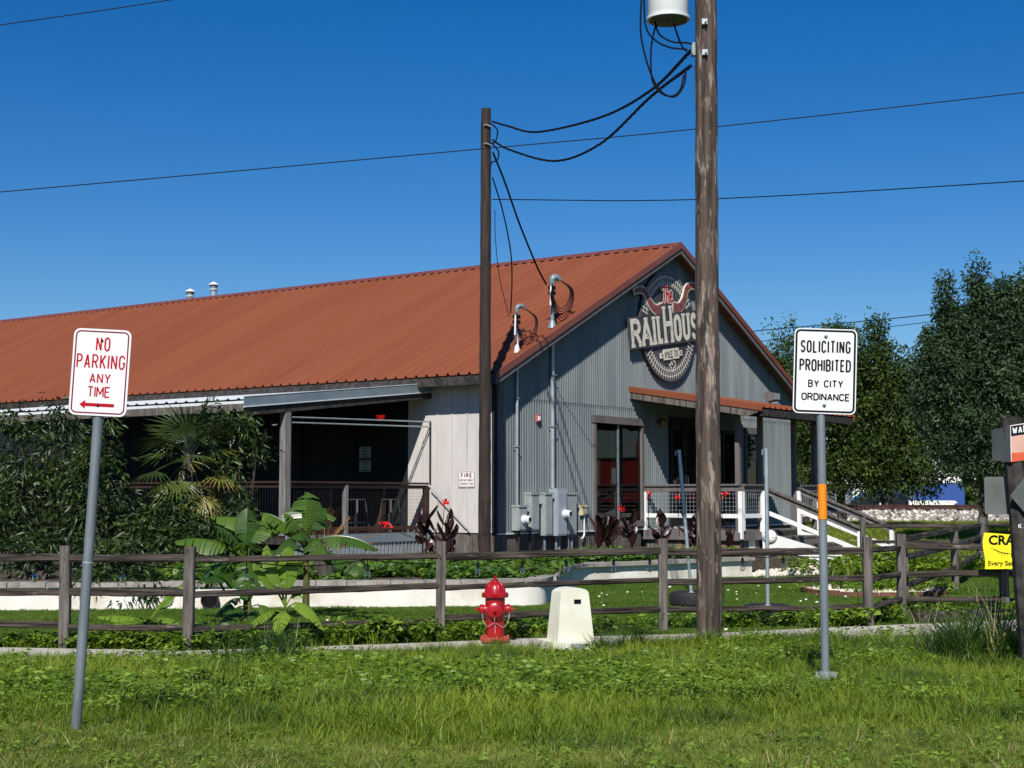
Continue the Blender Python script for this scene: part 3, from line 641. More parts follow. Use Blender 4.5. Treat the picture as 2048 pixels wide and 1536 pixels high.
for a, b in ((w0, (w0 + w1) / 2 - .004), ((w0 + w1) / 2 + .004, w1)):
    lf = MB(); lf.box(a, a + .1, .0, .04, z0, z1); lf.box(b - .1, b, .0, .04, z0, z1); lf.box(a + .1, b - .1, .0, .04, z0, z0 + .25); lf.box(a + .1, b - .1, .0, .04, z1 - .12, z1); lf.build('door', 'dark_trim', DOOR)
    MB().add([(a + .1, .02, z0 + .25), (b - .1, .02, z0 + .25), (b - .1, .02, z1 - .12), (a + .1, .02, z1 - .12)], [(0, 1, 2, 3)]).build('pane', 'window_glass', DOOR)
    hx = (b - .06) if a == w0 else a + .06; MB().tube([(hx, -.0, 1.6), (hx, -.05, 1.65), (hx, -.05, 2.1), (hx, 0, 2.15)], .012, 6).build('handle', 'galv', DOOR)

# entrance porch
PW0, PW1, PS = 6.16, 10.68, -2.77
deck = bpart(MB().box(PW0, PW1, PS + .04, -.04, .56, .70), 'porch_deck', 'wood_dark')
y = -.05
while y > PS + .1: MB().box(PW0 - .03, PW1 + .03, y - .135, y, .702, .738).build('board', 'deck_grey', deck); y -= .141
MB().box(PW0 - .04, PW0 - .002, PS, -.04, .50, .70).build('fascia_board', 'trim_brown', deck); MB().box(PW0 - .04, PW1 + .03, PS, PS + .038, .50, .70).build('fascia_board', 'trim_brown', deck)
planks(PS + .05, -.05, lambda x, t: (PW0 + .06 + t, x), -.05, .54, ['wood_grey', 'wood_grey', 'wood_post', 'wood_soffit'], .17)
planks(PW0 + .1, 7.38, lambda x, t: (x, PS + .08 + t), -.05, .54, ['wood_grey', 'wood_post', 'wood_grey', 'stucco'], .17)
planks(9.45, PW1, lambda x, t: (x, PS + .08 + t), -.05, .54, ['wood_grey', 'wood_post'], .17)
# porch roof: ribs run down the slope away from the gable
RZ0, RZ1, RS = 4.30, 3.70, -3.68; RW0, RW1 = 5.53, 11.05
pp = ribprofile(RW0, RW1); sl2 = (RZ0 - RZ1) / -RS; V = [(w, s, z + h) for s, z in ((-.03, RZ0), (RS, RZ1)) for w, h in pp]; m_ = len(pp)
npmesh('porch_roof', V, [(i, m_ + i, m_ + i + 1, i + 1) for i in range(m_ - 1)], 'roof_red', BLD)
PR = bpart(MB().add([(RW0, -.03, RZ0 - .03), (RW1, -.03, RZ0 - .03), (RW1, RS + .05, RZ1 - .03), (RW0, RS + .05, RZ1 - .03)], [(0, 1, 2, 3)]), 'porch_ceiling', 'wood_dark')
for x in (RW0, RW1):
    mb = MB(); mb.prism([(0, RZ0 + .055), (0, RZ0 - .085), (RS - .02, RZ1 - .085), (RS - .02, RZ1 + .055)], lambda s, z, d: (d, s, z), x - .03, x + .012); mb.build('rake_flashing', 'roof_red', PR)
    mb = MB(); mb.prism([(0, RZ0 - .087), (0, RZ0 - .25), (RS + .35, RZ1 - .20), (RS + .02, RZ1 - .087)], lambda s, z, d: (d, s, z), x - .005, x + .04); mb.build('rake_board', 'wood_grey', PR)
MB().box(RW0 + .05, RW1 - .05, RS + .02, RS + .06, RZ1 - .2, RZ1 - .035).build('eave_board', 'wood_dark', PR)
MB().box(PW0 - .1, PW1 + .1, PS + .02, PS + .14, RZ1 - .12, RZ1 + .06).build('beam', 'wood_dark', PR)
for w in (PW0 + .06, 7.43, 9.38, PW1 - .06): bpart(MB().beam((w, PS + .08, .738), (w, PS + .08, RZ1 - .1), .12, .12, up=(1, 0, 0), ch=.06), 'porch_post', 'trim_brown')
# porch railings
def railing(p0, p1, name='porch_railing', white=True, zt=1.86, zb=.738):
    p0, p1 = Vector((*p0, 0)), Vector((*p1, 0)); d = (p1 - p0); L = d.length; d.normalize(); up = Vector((0, 0, 1))
    root = bpart(MB().beam(p0 + up * zt, p1 + up * zt, .15, .045, ch=.1), name, 'trim_brown')
    MB().beam(p0 + up * (zt - .095), p1 + up * (zt - .095), .05, .13, ch=.06).build('rail', 'trim_brown', root)
    MB().beam(p0 + up * (zb + .36), p1 + up * (zb + .36), .05, .105, ch=.06).build('rail', 'white_paint' if white else 'wood_red', root)
    for q in (p0, p1): MB().beam(q + up * (zb - .2 if q == p1 else zb), q + up * (zt - .16), .10, .10, up=(1, 0, 0), ch=.05).build('post', 'white_paint' if white else 'wood_post', root)
    wm = MB(); n = int(L / .1)
    for i in range(1, n): wm.tube([p0 + d * (L * i / n) + up * (zb + .41), p0 + d * (L * i / n) + up * (zt - .16)], .0035, 3, False)
    for z in np.arange(zb + .5, zt - .18, .1): wm.tube([p0 + up * z, p1 + up * z], .0035, 3, False)
    wm.build('wire_mesh', 'galv', root)
railing((PW0 + .02, -.06), (PW0 + .02, PS + .0)); railing((PW0 + .12, PS - .0), (7.36, PS - .0)); railing((9.46, PS), (PW1, PS)); 
# stairs
ST = bpart(MB().box(7.5, 9.32, PS - .02, PS, .3, .70), 'staircase', 'wood_dark')
for k in range(4):
    s1 = PS - .03 - k * .62; zt = .58 - k * .165
    MB().box(7.44, 9.37, s1 - .62, s1 - .01, zt - .05, zt).build('tread', 'wood_grey', ST); MB().box(7.46, 9.35, s1 - .605, s1 - .575, zt - .165, zt - .052).build('riser', 'deck_grey', ST)
for w in (7.40, 9.41):
    MB().prism([(PS - .02, .70), (PS - .02, .28), (PS - 1.9, -.06), (PS - 2.55, -.06), (PS - 2.55, .04)], lambda s, z, d: (d, s, z), w - .025, w + .025).build('stringer', 'white_paint', ST)
    MB().beam((w, PS - .05, 1.80), (w, PS - 2.64, .79), .16, .045, up=(0, 0, 1), ch=.1).build('handrail', 'wood_grey', ST)
    MB().beam((w, PS - .06, 1.70), (w, PS - 2.6, .71), .05, .11, ch=.06).build('rail', 'deck_grey', ST)
    MB().beam((w, PS - .05, 1.20), (w, PS - 2.55, .28), .045, .10, ch=.06).build('rail', 'white_paint', ST)
    for s, z0, z1 in ((PS - .04, .1, 1.72), (PS - 2.55, -.05, .74)): MB().beam((w, s, z0), (w, s, z1), .10, .10, up=(1, 0, 0), ch=.05).build('post', 'white_paint', ST)

# covered side patio
QW, QS0, QS1 = -4.72, 1.92, 14.
qd = bpart(MB().box(QW, -.04, QS0, QS1, .60, .74), 'patio_deck', 'wood_dark')
for k in range(22): MB().box(QW + .01 + k * .213, QW + .20 + k * .213, QS0 - .02, QS1, .742, .775).build('board', 'wood_red', qd)
MB().box(QW, -.04, QS0 - .06, QS0 - .022, .58, .775).build('fascia_board', 'flash_grey', qd)
for k in range(36): x = QW + .03 + k * .128; MB().box(x, x + .085, QS0 - .03, QS0 - .005, .1, .575).build('skirt_slat', 'galv', qd)
QZ0, QZ1, QE = 4.13, 3.50, -5.9
sl3 = (QZ0 - QZ1) / -QE; pq = ribprofile(QS0, QS1, .305, .06, .02, .03); V = [(w, s, z + h) for w, z in ((-.03, QZ0), (QE, QZ1)) for s, h in pq]; m_ = len(pq)
npmesh('patio_roof', V, [(i, i + 1, m_ + i + 1, m_ + i) for i in range(m_ - 1)], 'white_metal', BLD)
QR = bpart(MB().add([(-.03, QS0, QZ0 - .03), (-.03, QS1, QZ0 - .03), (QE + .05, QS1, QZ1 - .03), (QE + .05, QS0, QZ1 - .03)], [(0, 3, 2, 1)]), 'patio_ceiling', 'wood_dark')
mb = MB(); mb.prism([(-.03, QZ0 + .05), (QE - .02, QZ1 + .05), (QE - .02, QZ1 - .15), (-.03, QZ0 - .15)], lambda w, z, d: (w, d, z), QS0 - .012, QS0 - .04); mb.build('rake_flashing', 'flash_grey', QR)
mb = MB(); mb.prism([(-.03, QZ0 + .058), (QE - .02, QZ1 + .058), (QE - .02, QZ1 + .045), (-.03, QZ0 + .045)], lambda w, z, d: (w, d, z), QS0 + .05, QS0 - .05); mb.build('drip_edge', 'white_metal', QR)
mb = MB(); mb.prism([(-.03, QZ0 - .145), (QE - .02, QZ1 - .145), (QE - .02, QZ1 - .165), (-.03, QZ0 - .165)], lambda w, z, d: (w, d, z), QS0 + .0, QS0 - .055); mb.build('drip_edge', 'white_metal', QR)
mb = MB(); mb.prism([(-.03, QZ0 - .168), (QE + .05, QZ1 - .168), (QE + .05, QZ1 - .33), (-.03, QZ0 - .30)], lambda w, z, d: (w, d, z), QS0 + .04, QS0 - .01); mb.build('rake_board', 'wood_dark', QR)
MB().box(QE + .0, QE + .04, QS0, QS1, QZ1 - .24, QZ1 - .09).build('eave_board', 'wood_grey', QR)
MB().box(QE + .02, QE + .045, QS0, QS1, QZ1 - .085, QZ1 - .03).build('drip_edge', 'white_metal', QR)
MB().box(QW - .0, QW + .14, QS0, QS1, 3.36, 3.56).build('beam', 'wood_dark', QR)
for s in (QS0 + .08, 4.9, 7.9, 10.9, 13.9): bpart(MB().beam((QW + .07, s, .775), (QW + .07, s, 3.36), .17, .17, up=(1, 0, 0), ch=.05), 'patio_post', 'wood_silver')
def prail(p0, p1, posts):
    p0, p1 = Vector((*p0, 0)), Vector((*p1, 0)); d = p1 - p0; L = d.length; d.normalize(); up = Vector((0, 0, 1))
    root = bpart(MB().beam(p0 + up * 1.87, p1 + up * 1.87, .14, .045, ch=.1), 'patio_railing', 'wood_red')
    MB().beam(p0 + up * .88, p1 + up * .88, .05, .09).build('rail', 'wood_red', root); MB().beam(p0 + up * 1.79, p1 + up * 1.79, .05, .08).build('rail', 'wood_red', root)
    for k in posts: MB().beam(p0 + d * k + up * .775, p0 + d * k + up * 1.83, .10, .10, up=(1, 0, 0), ch=.05).build('post', 'wood_silver' if k < L - .3 else 'wood_red', root)
    wm = MB(); n = int(L / .075)
    for i in range(1, n): wm.tube([p0 + d * (L * i / n) + up * .92, p0 + d * (L * i / n) + up * 1.75], .0022, 3, False)
    for z in np.arange(.98, 1.75, .075): wm.tube([p0 + up * z, p1 + up * z], .0022, 3, False)
    wm.build('wire_mesh', 'black_metal', root)
prail((QW + .16, QS0 + .05), (-.1, QS0 + .05), [1.7, 4.4]); prail((QW + .06, 2.1), (QW + .06, 10.8), [2.8, 5.8])
# light frame of two bars with little lamps between the corner post and the wall, slim pole down to the railing
lf = MB(); lf.tube([(QW + .2, QS0, 3.20), (-.06, QS0, 3.285)], .016, 6); lf.tube([(QW + .2, QS0, 3.09), (-.06, QS0, 3.17)], .016, 6)
LF = bpart(lf, 'light_frame', 'galv'); MB().tube([(-.06, QS0, 3.31), (-.06, QS0, 1.9)], .02, 6).build('upright', 'black_metal', LF)
for k in range(14): x = QW + .5 + k * .31; MB().lathe([(.012, .03), (.02, .01), (.014, -.02)], (x, QS0, 3.15 + .018 * k / 14), n=6).build('lamp', 'bulb_glass', LF)
for s0_, s1_ in ((4.3, 5.6), (6.0, 7.3)):
    f = bpart(MB().box(-.045, -.01, s0_, s1_, 1.5, 3.3), 'window', 'dark_trim'); MB().box(-.055, -.047, s0_ + .06, s1_ - .06, 1.56, 3.24).build('pane', 'dark_trim', f)

def wire(name, label, pts, r, m='cable', n=8, group=None, cat='cable'):
    p = smoothline(pts, n); return tag(MB().tube(p, r, 5).build(name, m, None, 60, origin=p[0]), label, cat, group)
# ------------------------------------------------------------------ things fixed to the building
def bthing(name, label, cat, w, s, z, group=None): return thing(name, label, cat, LW(w, s, z), TH, group)
# round logo sign
LG = bthing('logo_sign', 'round dark logo sign with longhorn, rail track ring and cream lettering on the gable', 'sign', 7.32, -.03, 6.03)
Q = XZ(0.)
MB().prism([(1.44 * math.cos(a), 1.44 * math.sin(a)) for a in np.linspace(0, 2 * math.pi, 65)[:-1]], Q, .0, .10).build('disc', 'logo_dark', LG)
rim = MB(); rim.ribbon([(1.43 * math.cos(a), 1.43 * math.sin(a)) for a in np.linspace(0, 2 * math.pi, 65)[:-1]], .02, Q, .102, True); rim.build('rim', 'galv_dark', LG)
RT = R(8.7)
def gap_(a):
    x, y = 1.25 * math.cos(a), 1.25 * math.sin(a); yy = y - .153 * x; return not (-.55 < yy < .42)
for r_ in (1.16, 1.31):
    runs, cur = [], []
    for k in range(97):
        a = 2 * math.pi * k / 96 + .45
        if gap_(a): cur.append((r_ * math.cos(a), r_ * math.sin(a)))
        else:
            if len(cur) > 1: runs.append(cur)
            cur = []
    if len(cur) > 1: runs.append(cur)
    for q in runs: MB().ribbon(q, .026, Q, .1035).build('track_rail', 'ink_cream', LG)
for k in range(72):
    a = 2 * math.pi * (k + .5) / 72
    if gap_(a): MB().ribbon([(1.08 * math.cos(a), 1.08 * math.sin(a)), (1.39 * math.cos(a), 1.39 * math.sin(a))], .032, Q, .1045).build('track_tie', 'ink_cream', LG)
cr_, sr_ = math.cos(RT), math.sin(RT)
def QR_(x, y, d): return Q(x * cr_ - y * sr_, x * sr_ + y * cr_, d)
MB().prism([(-2.06, -.47), (1.97, -.47), (1.97, .355), (.2, .355), (.2, .60), (-.40, .60), (-.40, .355), (-2.06, .355)], QR_, .101, .15).build('name_plate', 'logo_dark', LG)
nm = MB()
def glyph(mb, c, x0, x1, y0, h, t, fn, d, serif=0.):
    st = GL[c][1]
    for k, line in enumerate(st):
        pts = [(x0 + t/2 + px * (x1 - x0 - t), y0 + t/2 + py * (h - t)) for px, py in line]; 
        for j, (sg_, cl) in enumerate(split_sharp(pts)): mb.ribbon(sg_, t, fn, d + .0006 * (k + j), closed=cl)
    if serif:
        for (px, py) in {'R': ((0, 0), (1, 0)), 'A': ((0, 0), (1, 0), (.5, 1)), 'I': ((0, 0), (0, 1)), 'L': ((0, 1),), 'H': ((0, 0), (1, 0), (0, 1), (1, 1)), 'U': ((0, 1), (1, 1))}.get(c, ()):
            X = x0 + t/2 + px * (x1 - x0 - t); Yy = y0 + (serif/2 if py == 0 else h - serif/2); mb.ribbon([(X - t * .72, Yy), (X + t * .72, Yy)], serif, fn, d + .002)
for c, a, b, y0, h in (('R', -2.0, -1.50, -.42, .73), ('A', -1.5, -.96, -.42, .73), ('I', -.90, -.76, -.42, .73), ('L', -.68, -.36, -.42, .73), ('H', -.34, .14, -.42, .97), ('O', .20, .60, -.42, .73), ('U', .66, 1.06, -.42, .73), ('S', 1.12, 1.48, -.42, .73), ('E', 1.56, 1.90, -.42, .73)):
    glyph(nm, c, a, b, y0, h, .135, QR_, .152, .075)
nm.build('lettering', 'ink_cream', LG)
def horn(sg, grow):
    c = smoothline([(sg * .28, .50, 0), (sg * .62, .48, 0), (sg * .90, .66, 0), (sg * 1.08, .94, 0), (sg * 1.34, 1.03, 0), (sg * 1.62, .99, 0)], 5); n = len(c); l, r = [], []
    for i, p in enumerate(c):
        t = (c[min(i+1, n-1)] - c[max(i-1, 0)]).normalized(); nn = Vector((-t.y, t.x, 0)); w = (.125 - .07 * i / (n - 1)) + grow; l.append(p + nn * w); r.append(p - nn * w)
    if grow: e = (c[-1] - c[-2]).normalized() * grow; l[-1] += e; r[-1] += e; e = (c[0] - c[1]).normalized() * grow; l[0] += e; r[0] += e
    return [(p.x, p.y) for p in r] + [(p.x, p.y) for p in l[::-1]]
for sg in (-1, 1):
    for gr_, m_, d0, d1 in ((.035, 'ink_cream', .101, .135), (0, 'logo_horn', .136, .142)):
        po = horn(sg, gr_); po = po if sg > 0 else po[::-1]; MB().prism(po, QR_, d0, d1).build('horn', m_, LG)
sc_ = [[(-.28, .98), (-.2, 1.04), (.08, 1.03)], [(-.08, 1.03), (-.14, .8), (-.22, .62), (-.30, .60)], [(.02, 1.16), (-.02, .9), (-.07, .62)], [(-.04, .78), (.03, .88), (.09, .84), (.07, .68), (.13, .64)], [(.15, .75), (.24, .80), (.24, .90), (.17, .88), (.15, .74), (.20, .65), (.32, .69)]]
for t_, m_, d_ in ((.115, 'ink_cream', .136), (.055, 'ink_red', .1385)):
    mb = MB(); [mb.ribbon([(p.x, p.y) for p in smoothline([(x, y, 0) for x, y in l], 4)], t_, QR_, d_ + .0004 * k) for k, l in enumerate(sc_)]; mb.build('lettering', m_, LG)
MB().prism([(-.40, -.86), (.40, -.86), (.40, -.80), (.58, -.80), (.58, -.66), (.40, -.66), (.40, -.58), (-.40, -.58), (-.40, -.66), (-.58, -.66), (-.58, -.80), (-.40, -.80)], QR_, .101, .125).build('town_plate', 'ink_cream', LG)
mb = MB(); letters(mb, 'KYLE, TX', 0, -.82, .19, QR_, .03, .5, .16, .127, width=.70); [mb.ribbon([(x - .06, y), (x + .06, y)], .014, QR_, .127) for x in (-.49, .49) for y in (-.70, -.73, -.76)]; mb.build('lettering', 'logo_dark', LG)
tx = [(-.06, .26), (.07, .26), (.07, .12), (.20, .10), (.22, -.06), (.12, -.14), (.05, -.22), (.06, -.32), (-.02, -.28), (-.08, -.14), (-.14, -.12), (-.2, -.02), (-.06, .02)]
mb = MB(); mb.ribbon([(x * .78 + .03, y * .62 - .985) for x, y in tx], .036, QR_, .104, True); mb.prism([(.04 + (.045 if k % 2 == 0 else .02) * math.sin(k * math.pi / 5), -.985 + (.045 if k % 2 == 0 else .02) * math.cos(k * math.pi / 5)) for k in range(10)][::-1], QR_, .101, .106); mb.build('state_outline', 'ink_cream', LG)
# fire department sign on the cream wall
FS = thing('wall_sign', 'small white wall sign reading FIRE DEPARTMENT CONNECTION on the cream wall', 'sign', LW(-.024, .89, 1.96), TH - math.pi / 2)
MB().prism(rrect(.47, .36, .03), Q, 0, .004).build('plate', 'sign_white', FS)
mb = MB(); mb.ribbon(rrect(.445, .335, .025), .012, Q, .0046, True); letters(mb, 'FIRE', 0, .04, .10, Q, .021, .5, .3, .0046); letters(mb, 'DEPARTMENT', 0, -.045, .05, Q, .009, .5, .2, .0046, width=.38); letters(mb, 'CONNECTION', 0, -.125, .05, Q, .009, .5, .2, .0046, width=.38)
mb.build('lettering', 'ink_maroon', FS)
for z, dsc in ((2.62, 'upper'), (2.30, 'lower')):
    PO = thing('notice', '%s of two small pale notices stuck on the dark patio wall' % dsc, 'notice', LW(-.024, 3.93, z), TH - math.pi / 2)
    MB().prism(rrect(.36, .27, .02), Q, 0, .004).build('sheet', 'box_grey', PO); mb = MB(); mb.ribbon(rrect(.12, .1, .01), .02, Q, .0045, True); mb.ribbon([(-.14, .105), (.14, .105)], .018, Q, .0045); mb.ribbon([(-.14, -.105), (.14, -.105)], .018, Q, .0045); mb.build('print', 'ink_black', PO)
# red glowing heat lamp under the patio roof
HLm = bthing('heat_lamp', 'glowing red heat lamp hanging under the patio roof', 'lamp', -.55, 3.0, 3.45)
MB().lathe([(.0, .13), (.05, .12), (.11, .06), (.13, 0)], n=16, cap=False).build('shade', 'black_metal', HLm, 40); MB().lathe([(.005, .05), (.09, .04), (.105, -.01), (.08, -.07), (.01, -.10)], n=14).build('bulb', 'red_glow', HLm, 60); MB().tube([(0, 0, .12), (0, 0, .52)], .008, 6).build('cord', 'black_metal', HLm)
# fire alarm, wall lamp, floodlight, patio spot
AL = bthing('alarm_strobe', 'faded red fire alarm horn mounted high on the steel gable', 'alarm', 1.46, -.012, 3.37)
MB().box(-.075, .075, -.06, .0, -.085, .085).build('housing', 'alarm_red', AL); MB().box(-.045, .03, -.085, -.061, -.05, .05).build('lens', 'white_paint', AL); MB().box(.035, .07, -.07, -.061, -.06, .06).build('grille', 'ink_black', AL)
MB().tube([(.0, -.012, -.085), (.0, -.012, -1.4), (.0, -.012, -1.68)], .009, 6).build('conduit', 'galv_dark', AL)
WL = bthing('wall_lamp', 'small brass globe lamp on the wall beside the entrance door', 'lamp', 6.96, -.01, 3.50)
MB().lathe([(.07, 0), (.07, .02), (.03, .03), (.03, .07)], axis=(0, -1, 0), n=14).build('bracket', 'brass', WL, 40); MB().lathe([(.01, -.11), (.07, -.085), (.105, -.03), (.105, .03), (.07, .085), (.01, .11)], (0, -.14, 0), n=16).build('globe', 'brass', WL, 60)
FL = bthing('floodlight', 'grey floodlight standing on the red porch roof', 'lamp', 10.45, -1.5, RZ0 - 1.5 * sl2)
MB().tube([(0, 0, 0), (0, 0, .16)], .02, 8).build('stem', 'galv_dark', FL); MB().prism([(-.2, .14), (.05, .10), (.12, .26), (.05, .38), (-.16, .34)], lambda x, z, d: (d, x, z), -.17, .17).build('housing', 'trim_brown', FL); MB().box(-.16, .16, -.225, -.205, .16, .33).build('lens', 'galv', FL)
# electrical cabinets on the gable
def cabinet(label, w0, w1, z0, z1, dp, m, lid=True, meter=None, grp='electrical boxes on the gable'):
    r = bthing('electrical_box', label, 'electrical box', (w0 + w1) / 2, -.012, z0, grp); a = (w1 - w0) / 2; h = z1 - z0
    MB().box(-a, a, -dp, 0, 0, h - (.05 if lid else 0)).build('housing', m, r)
    MB().box(-a + .02, a - .02, -dp - .012, -dp, .03, h - .09).build('cover', m, r)
    if lid: MB().box(-a - .012, a + .012, -dp - .03, 0, h - .048, h).build('hood', m, r)
    if meter:
        mx, mz = meter; b = MB().lathe([(.105, 0), (.105, .04), (.09, .05), (.088, .14), (.06, .165), (.005, .17)], (mx, -dp - .012, mz), (0, -1, 0), 18).build('meter', 'white_metal', r, 40)
        MB().box(mx - .045, mx + .045, -dp - .186, -dp - .178, mz - .03, mz + .05).build('dial', 'ink_black', b)
    return r
cabinet('small grey meter box with a round meter at the gable corner', .46, .78, .82, 1.386, .20, 'box_grey', True, (.02, .24))
cabinet('tall grey electrical box beside the small meter box', .93, 1.24, .81, 1.667, .21, 'box_grey')
cabinet('tall grey electrical box adjoining the blue meter cabinet', 1.50, 1.79, .685, 1.668, .20, 'box_grey')
cabinet('tallest blue grey meter cabinet joined to a thick conduit', 1.93, 2.32, .672, 1.762, .24, 'box_blue', False, (.09, .50))
cabinet('tall grey electrical box between the blue cabinet and the tan box', 2.42, 2.84, .686, 1.67, .17, 'box_grey')
tb = cabinet('little tan telephone box with a white pipe below', 3.2, 3.38, 1.13, 1.375, .10, 'box_tan', True); MB().tube([(.06, -.05, 0), (.06, -.05, -.45), (.02, -.05, -.52), (-.06, -.05, -.55)], .022, 8).build('pipe', 'pvc', tb)
for w, h in ((.62, .45), (1.05, .5), (1.63, .35), (2.1, .33), (2.22, .33), (2.6, .4), (2.75, .4)):
    t = bthing('conduit', 'short grey conduit running down below the electrical boxes', 'conduit', w, -.1, .30, 'conduits under the electrical boxes'); MB().tube([(0, 0, 0), (0, 0, .86 - .30 + (.0 if w < 1.3 else -.14))], .03, 8).build('pipe', 'galv_dark' if h < .45 else 'black_metal', t)
# service masts with weatherheads above the roof
def mast(label, w, z0, z1, r, coil, um):
    zr = rz_(w); t = bthing('service_mast', label, 'conduit', w, -.10, z0); h = z1 - z0
    MB().tube([(0, 0, 0), (0, 0, zr - z0 + .05)], r, 12).build('pipe', 'galv', t, 40); MB().tube([(0, 0, zr - z0 + .05), (0, 0, h)], r * .99, 12).build('pipe', um, t, 40)
    MB().lathe([(r * 2.2, zr - z0 - .03), (r * 1.9, zr - z0 + .04), (r * 1.25, zr - z0 + .14), (r * 1.03, zr - z0 + .16)], n=14, cap=False).build('roof_boot', um, t, 50)
    hd = MB(); c = smoothline([(0, 0, h - .08), (0, 0, h + .08), (.04, -.02, h + .13), (.12, -.06, h + .14), (.18, -.10, h + .08)], 4); hd.tube(c, [r * (1.15 + .55 * math.sin(math.pi * i / (len(c) - 1))) for i in range(len(c))], 10); hd.build('weatherhead', 'flash_grey', t, 50)
    for z in (h * .3, h * .55): MB().tube([(-r * 1.2, .08, z), (-r * 1.4, -r * 1.3, z), (r * 1.4, -r * 1.3, z), (r * 1.2, .08, z)], .012, 6).build('strap', 'galv', t)
    for k in range(coil):
        o = .035 * k; lp = smoothline([(.17, -.10, h + .09), (.40 + o, -.22, h - .12), (.36 + o, -.2, h - .42 - o), (.1, -.16, h - .60 - o * 2), (-.12 - o, -.14, h - .40), (-.16, -.12, h - .12), (-.12, -.08, h - .02)], 6); MB().tube(lp, .011, 5).build('cable_loop', 'cable_light' if k == 1 else 'cable', t, 60)
    for z in (h - .12, h - .24): MB().box(-.20, -.06, -.14, -.02, z - .05, z + .03).build('clamp', 'cable', t)
    MB().tube([(-.2, -.1, h - .1), (-.22, -.1, h - .55)], .02, 6).build('insulator', 'white_paint', t)
mast('slim steel service mast above the roof edge, with coiled cable', .55, 1.386, 5.74, .034, 3, 'white_metal')
mast('thick steel service mast with big hooded weatherhead, higher on the roof', 1.96, 1.762, 6.56, .05, 5, 'flash_grey')
wire('downpipe', 'slanting pale cable from the patio railing down past the cream wall', [LW(-.12, 1.86, 1.78), LW(-.10, 1.5, 1.45), LW(-.08, .75, .80)], .014, 'box_grey', 4)
# roof vents
for s, h, lb in ((19.19, .16, 'shorter galvanised roof vent with conical cap'), (18.02, .30, 'taller galvanised roof vent with conical cap')):
    v = bthing('roof_vent', lb, 'vent', WD/2 + .55, s, rz_(WD/2 + .55)); z = .32 + h
    MB().lathe([(.11, -.1), (.11, z)], n=14).build('pipe', 'galv', v, 40); MB().lathe([(.15, z), (.15, z + .03)], n=14).build('collar', 'white_metal', v); MB().lathe([(.13, z + .03), (.13, z + .17)], n=14).build('throat', 'galv_dark', v, 40); MB().lathe([(.19, z + .17), (.17, z + .2), (.01, z + .29)], n=14).build('cap', 'white_metal', v, 30)
# bar stools on the patio
def stool(w, s, lb):
    t = bthing('bar_stool', lb, 'stool', w, s, .775, 'bar stools on the patio'); MB().prism(rrect(.31, .31, .05), lambda x, y, d: (x, y, d), .72, .75).build('seat', 'stool_metal', t)
    for a, b in ((-1, -1), (1, -1), (1, 1), (-1, 1)): MB().beam((a * .21, b * .21, 0), (a * .13, b * .13, .72), .045, .02).build('leg', 'stool_metal', t)
    for a, b, c, d in ((-.185, -.185, .185, -.185), (-.185, .185, .185, .185), (-.185, -.185, -.185, .185), (.185, -.185, .185, .185)): MB().tube([(a, b, .22), (c, d, .22)], .012, 6).build('footrest', 'stool_metal', t)
stool(-.72, 2.55, 'grey metal bar stool near the cream wall end of the patio'); stool(-1.85, 2.55, 'grey metal bar stool beside the middle patio post')
TBp = bthing('patio_table', 'dark red patio table behind the bar stools', 'table', -1.3, 3.3, .775); MB().box(-1.0, 1.0, -.35, .35, .98, 1.02).build('table_top', 'wood_red', TBp)
for a in (-.9, .9): MB().box(a - .05, a + .05, -.3, .3, 0, .98).build('leg', 'wood_red', TBp)

# ------------------------------------------------------------------ utility poles, transformer, cables
def pole(name, label, base, top, r0, r1, m, lumps=.006):
    t = thing(name, label, 'utility pole', base); b, p = Vector((0, 0, -.05)), Vector(top) - Vector(base); pts, rr = [], []
    for i in range(41): k = i / 40; pts.append(b.lerp(p, k) + Vector((random.uniform(-lumps, lumps), random.uniform(-lumps, lumps), 0))); rr.append((r0 + (r1 - r0) * k) * random.uniform(.975, 1.025))
    MB().tube(pts, rr, 20).build('shaft', m, t, 60); return t
UP = pole('utility_pole', 'thick weathered grey brown utility pole carrying a transformer', (2.093, 15.94, 0), (2.14, 15.94, 9.6), .134, .112, 'pole_wood')
for z in (6.72, 6.38): MB().box(-.03, .03, -.15, -.11, z - .03, z + .03).build('washer', 'galv', UP); MB().tube([(.0, -.10, z), (.01, -.19, z - .02)], .012, 6).build('bolt', 'galv_dark', UP)
MB().box(-.13, -.09, -.04, .04, 6.38, 6.52).build('bracket', 'galv_dark', UP)
SP = pole('utility_pole', 'short dark brown wooden pole standing at the building corner', (-.571, 31, .3), (-.552, 31, 9.78), .135, .105, 'pole_dark', .004)
for z in (9.1, 8.7): MB().tube([(-.02, -.1, z), (.02, -.16, z), (.14, -.1, z - .03)], .018, 6).build('hook', 'galv', SP)
for q in ([(.12, -.05, 9.15), (.26, -.1, 9.0), (.22, -.1, 8.75), (.1, -.08, 8.72)], [(.1, -.08, 8.75), (.28, -.1, 8.55), (.26, -.1, 8.35), (.12, -.08, 8.25), (.11, -.06, 7.6)]): MB().tube(smoothline(q, 6), .016, 6).build('jumper', 'cable', SP, 60)
MB().box(.1, .125, -.04, .04, .9, 1.1).build('tag_plate', 'galv', SP)
TF = thing('transformer', 'pale grey cylindrical transformer hung on the thick utility pole', 'transformer', (1.70, 15.82, 6.74))
MB().lathe([(.215, .035), (.222, .05), (.222, .8), (.21, .82), (.05, .9)], n=32).build('tank', 'transformer', TF, 40); MB().lathe([(.235, .0), (.235, .034)], n=32).build('base_rim', 'transformer', TF, 40); MB().lathe([(.205, -.012), (.205, -.001)], n=32).build('base_plate', 'transformer_base', TF, 40)
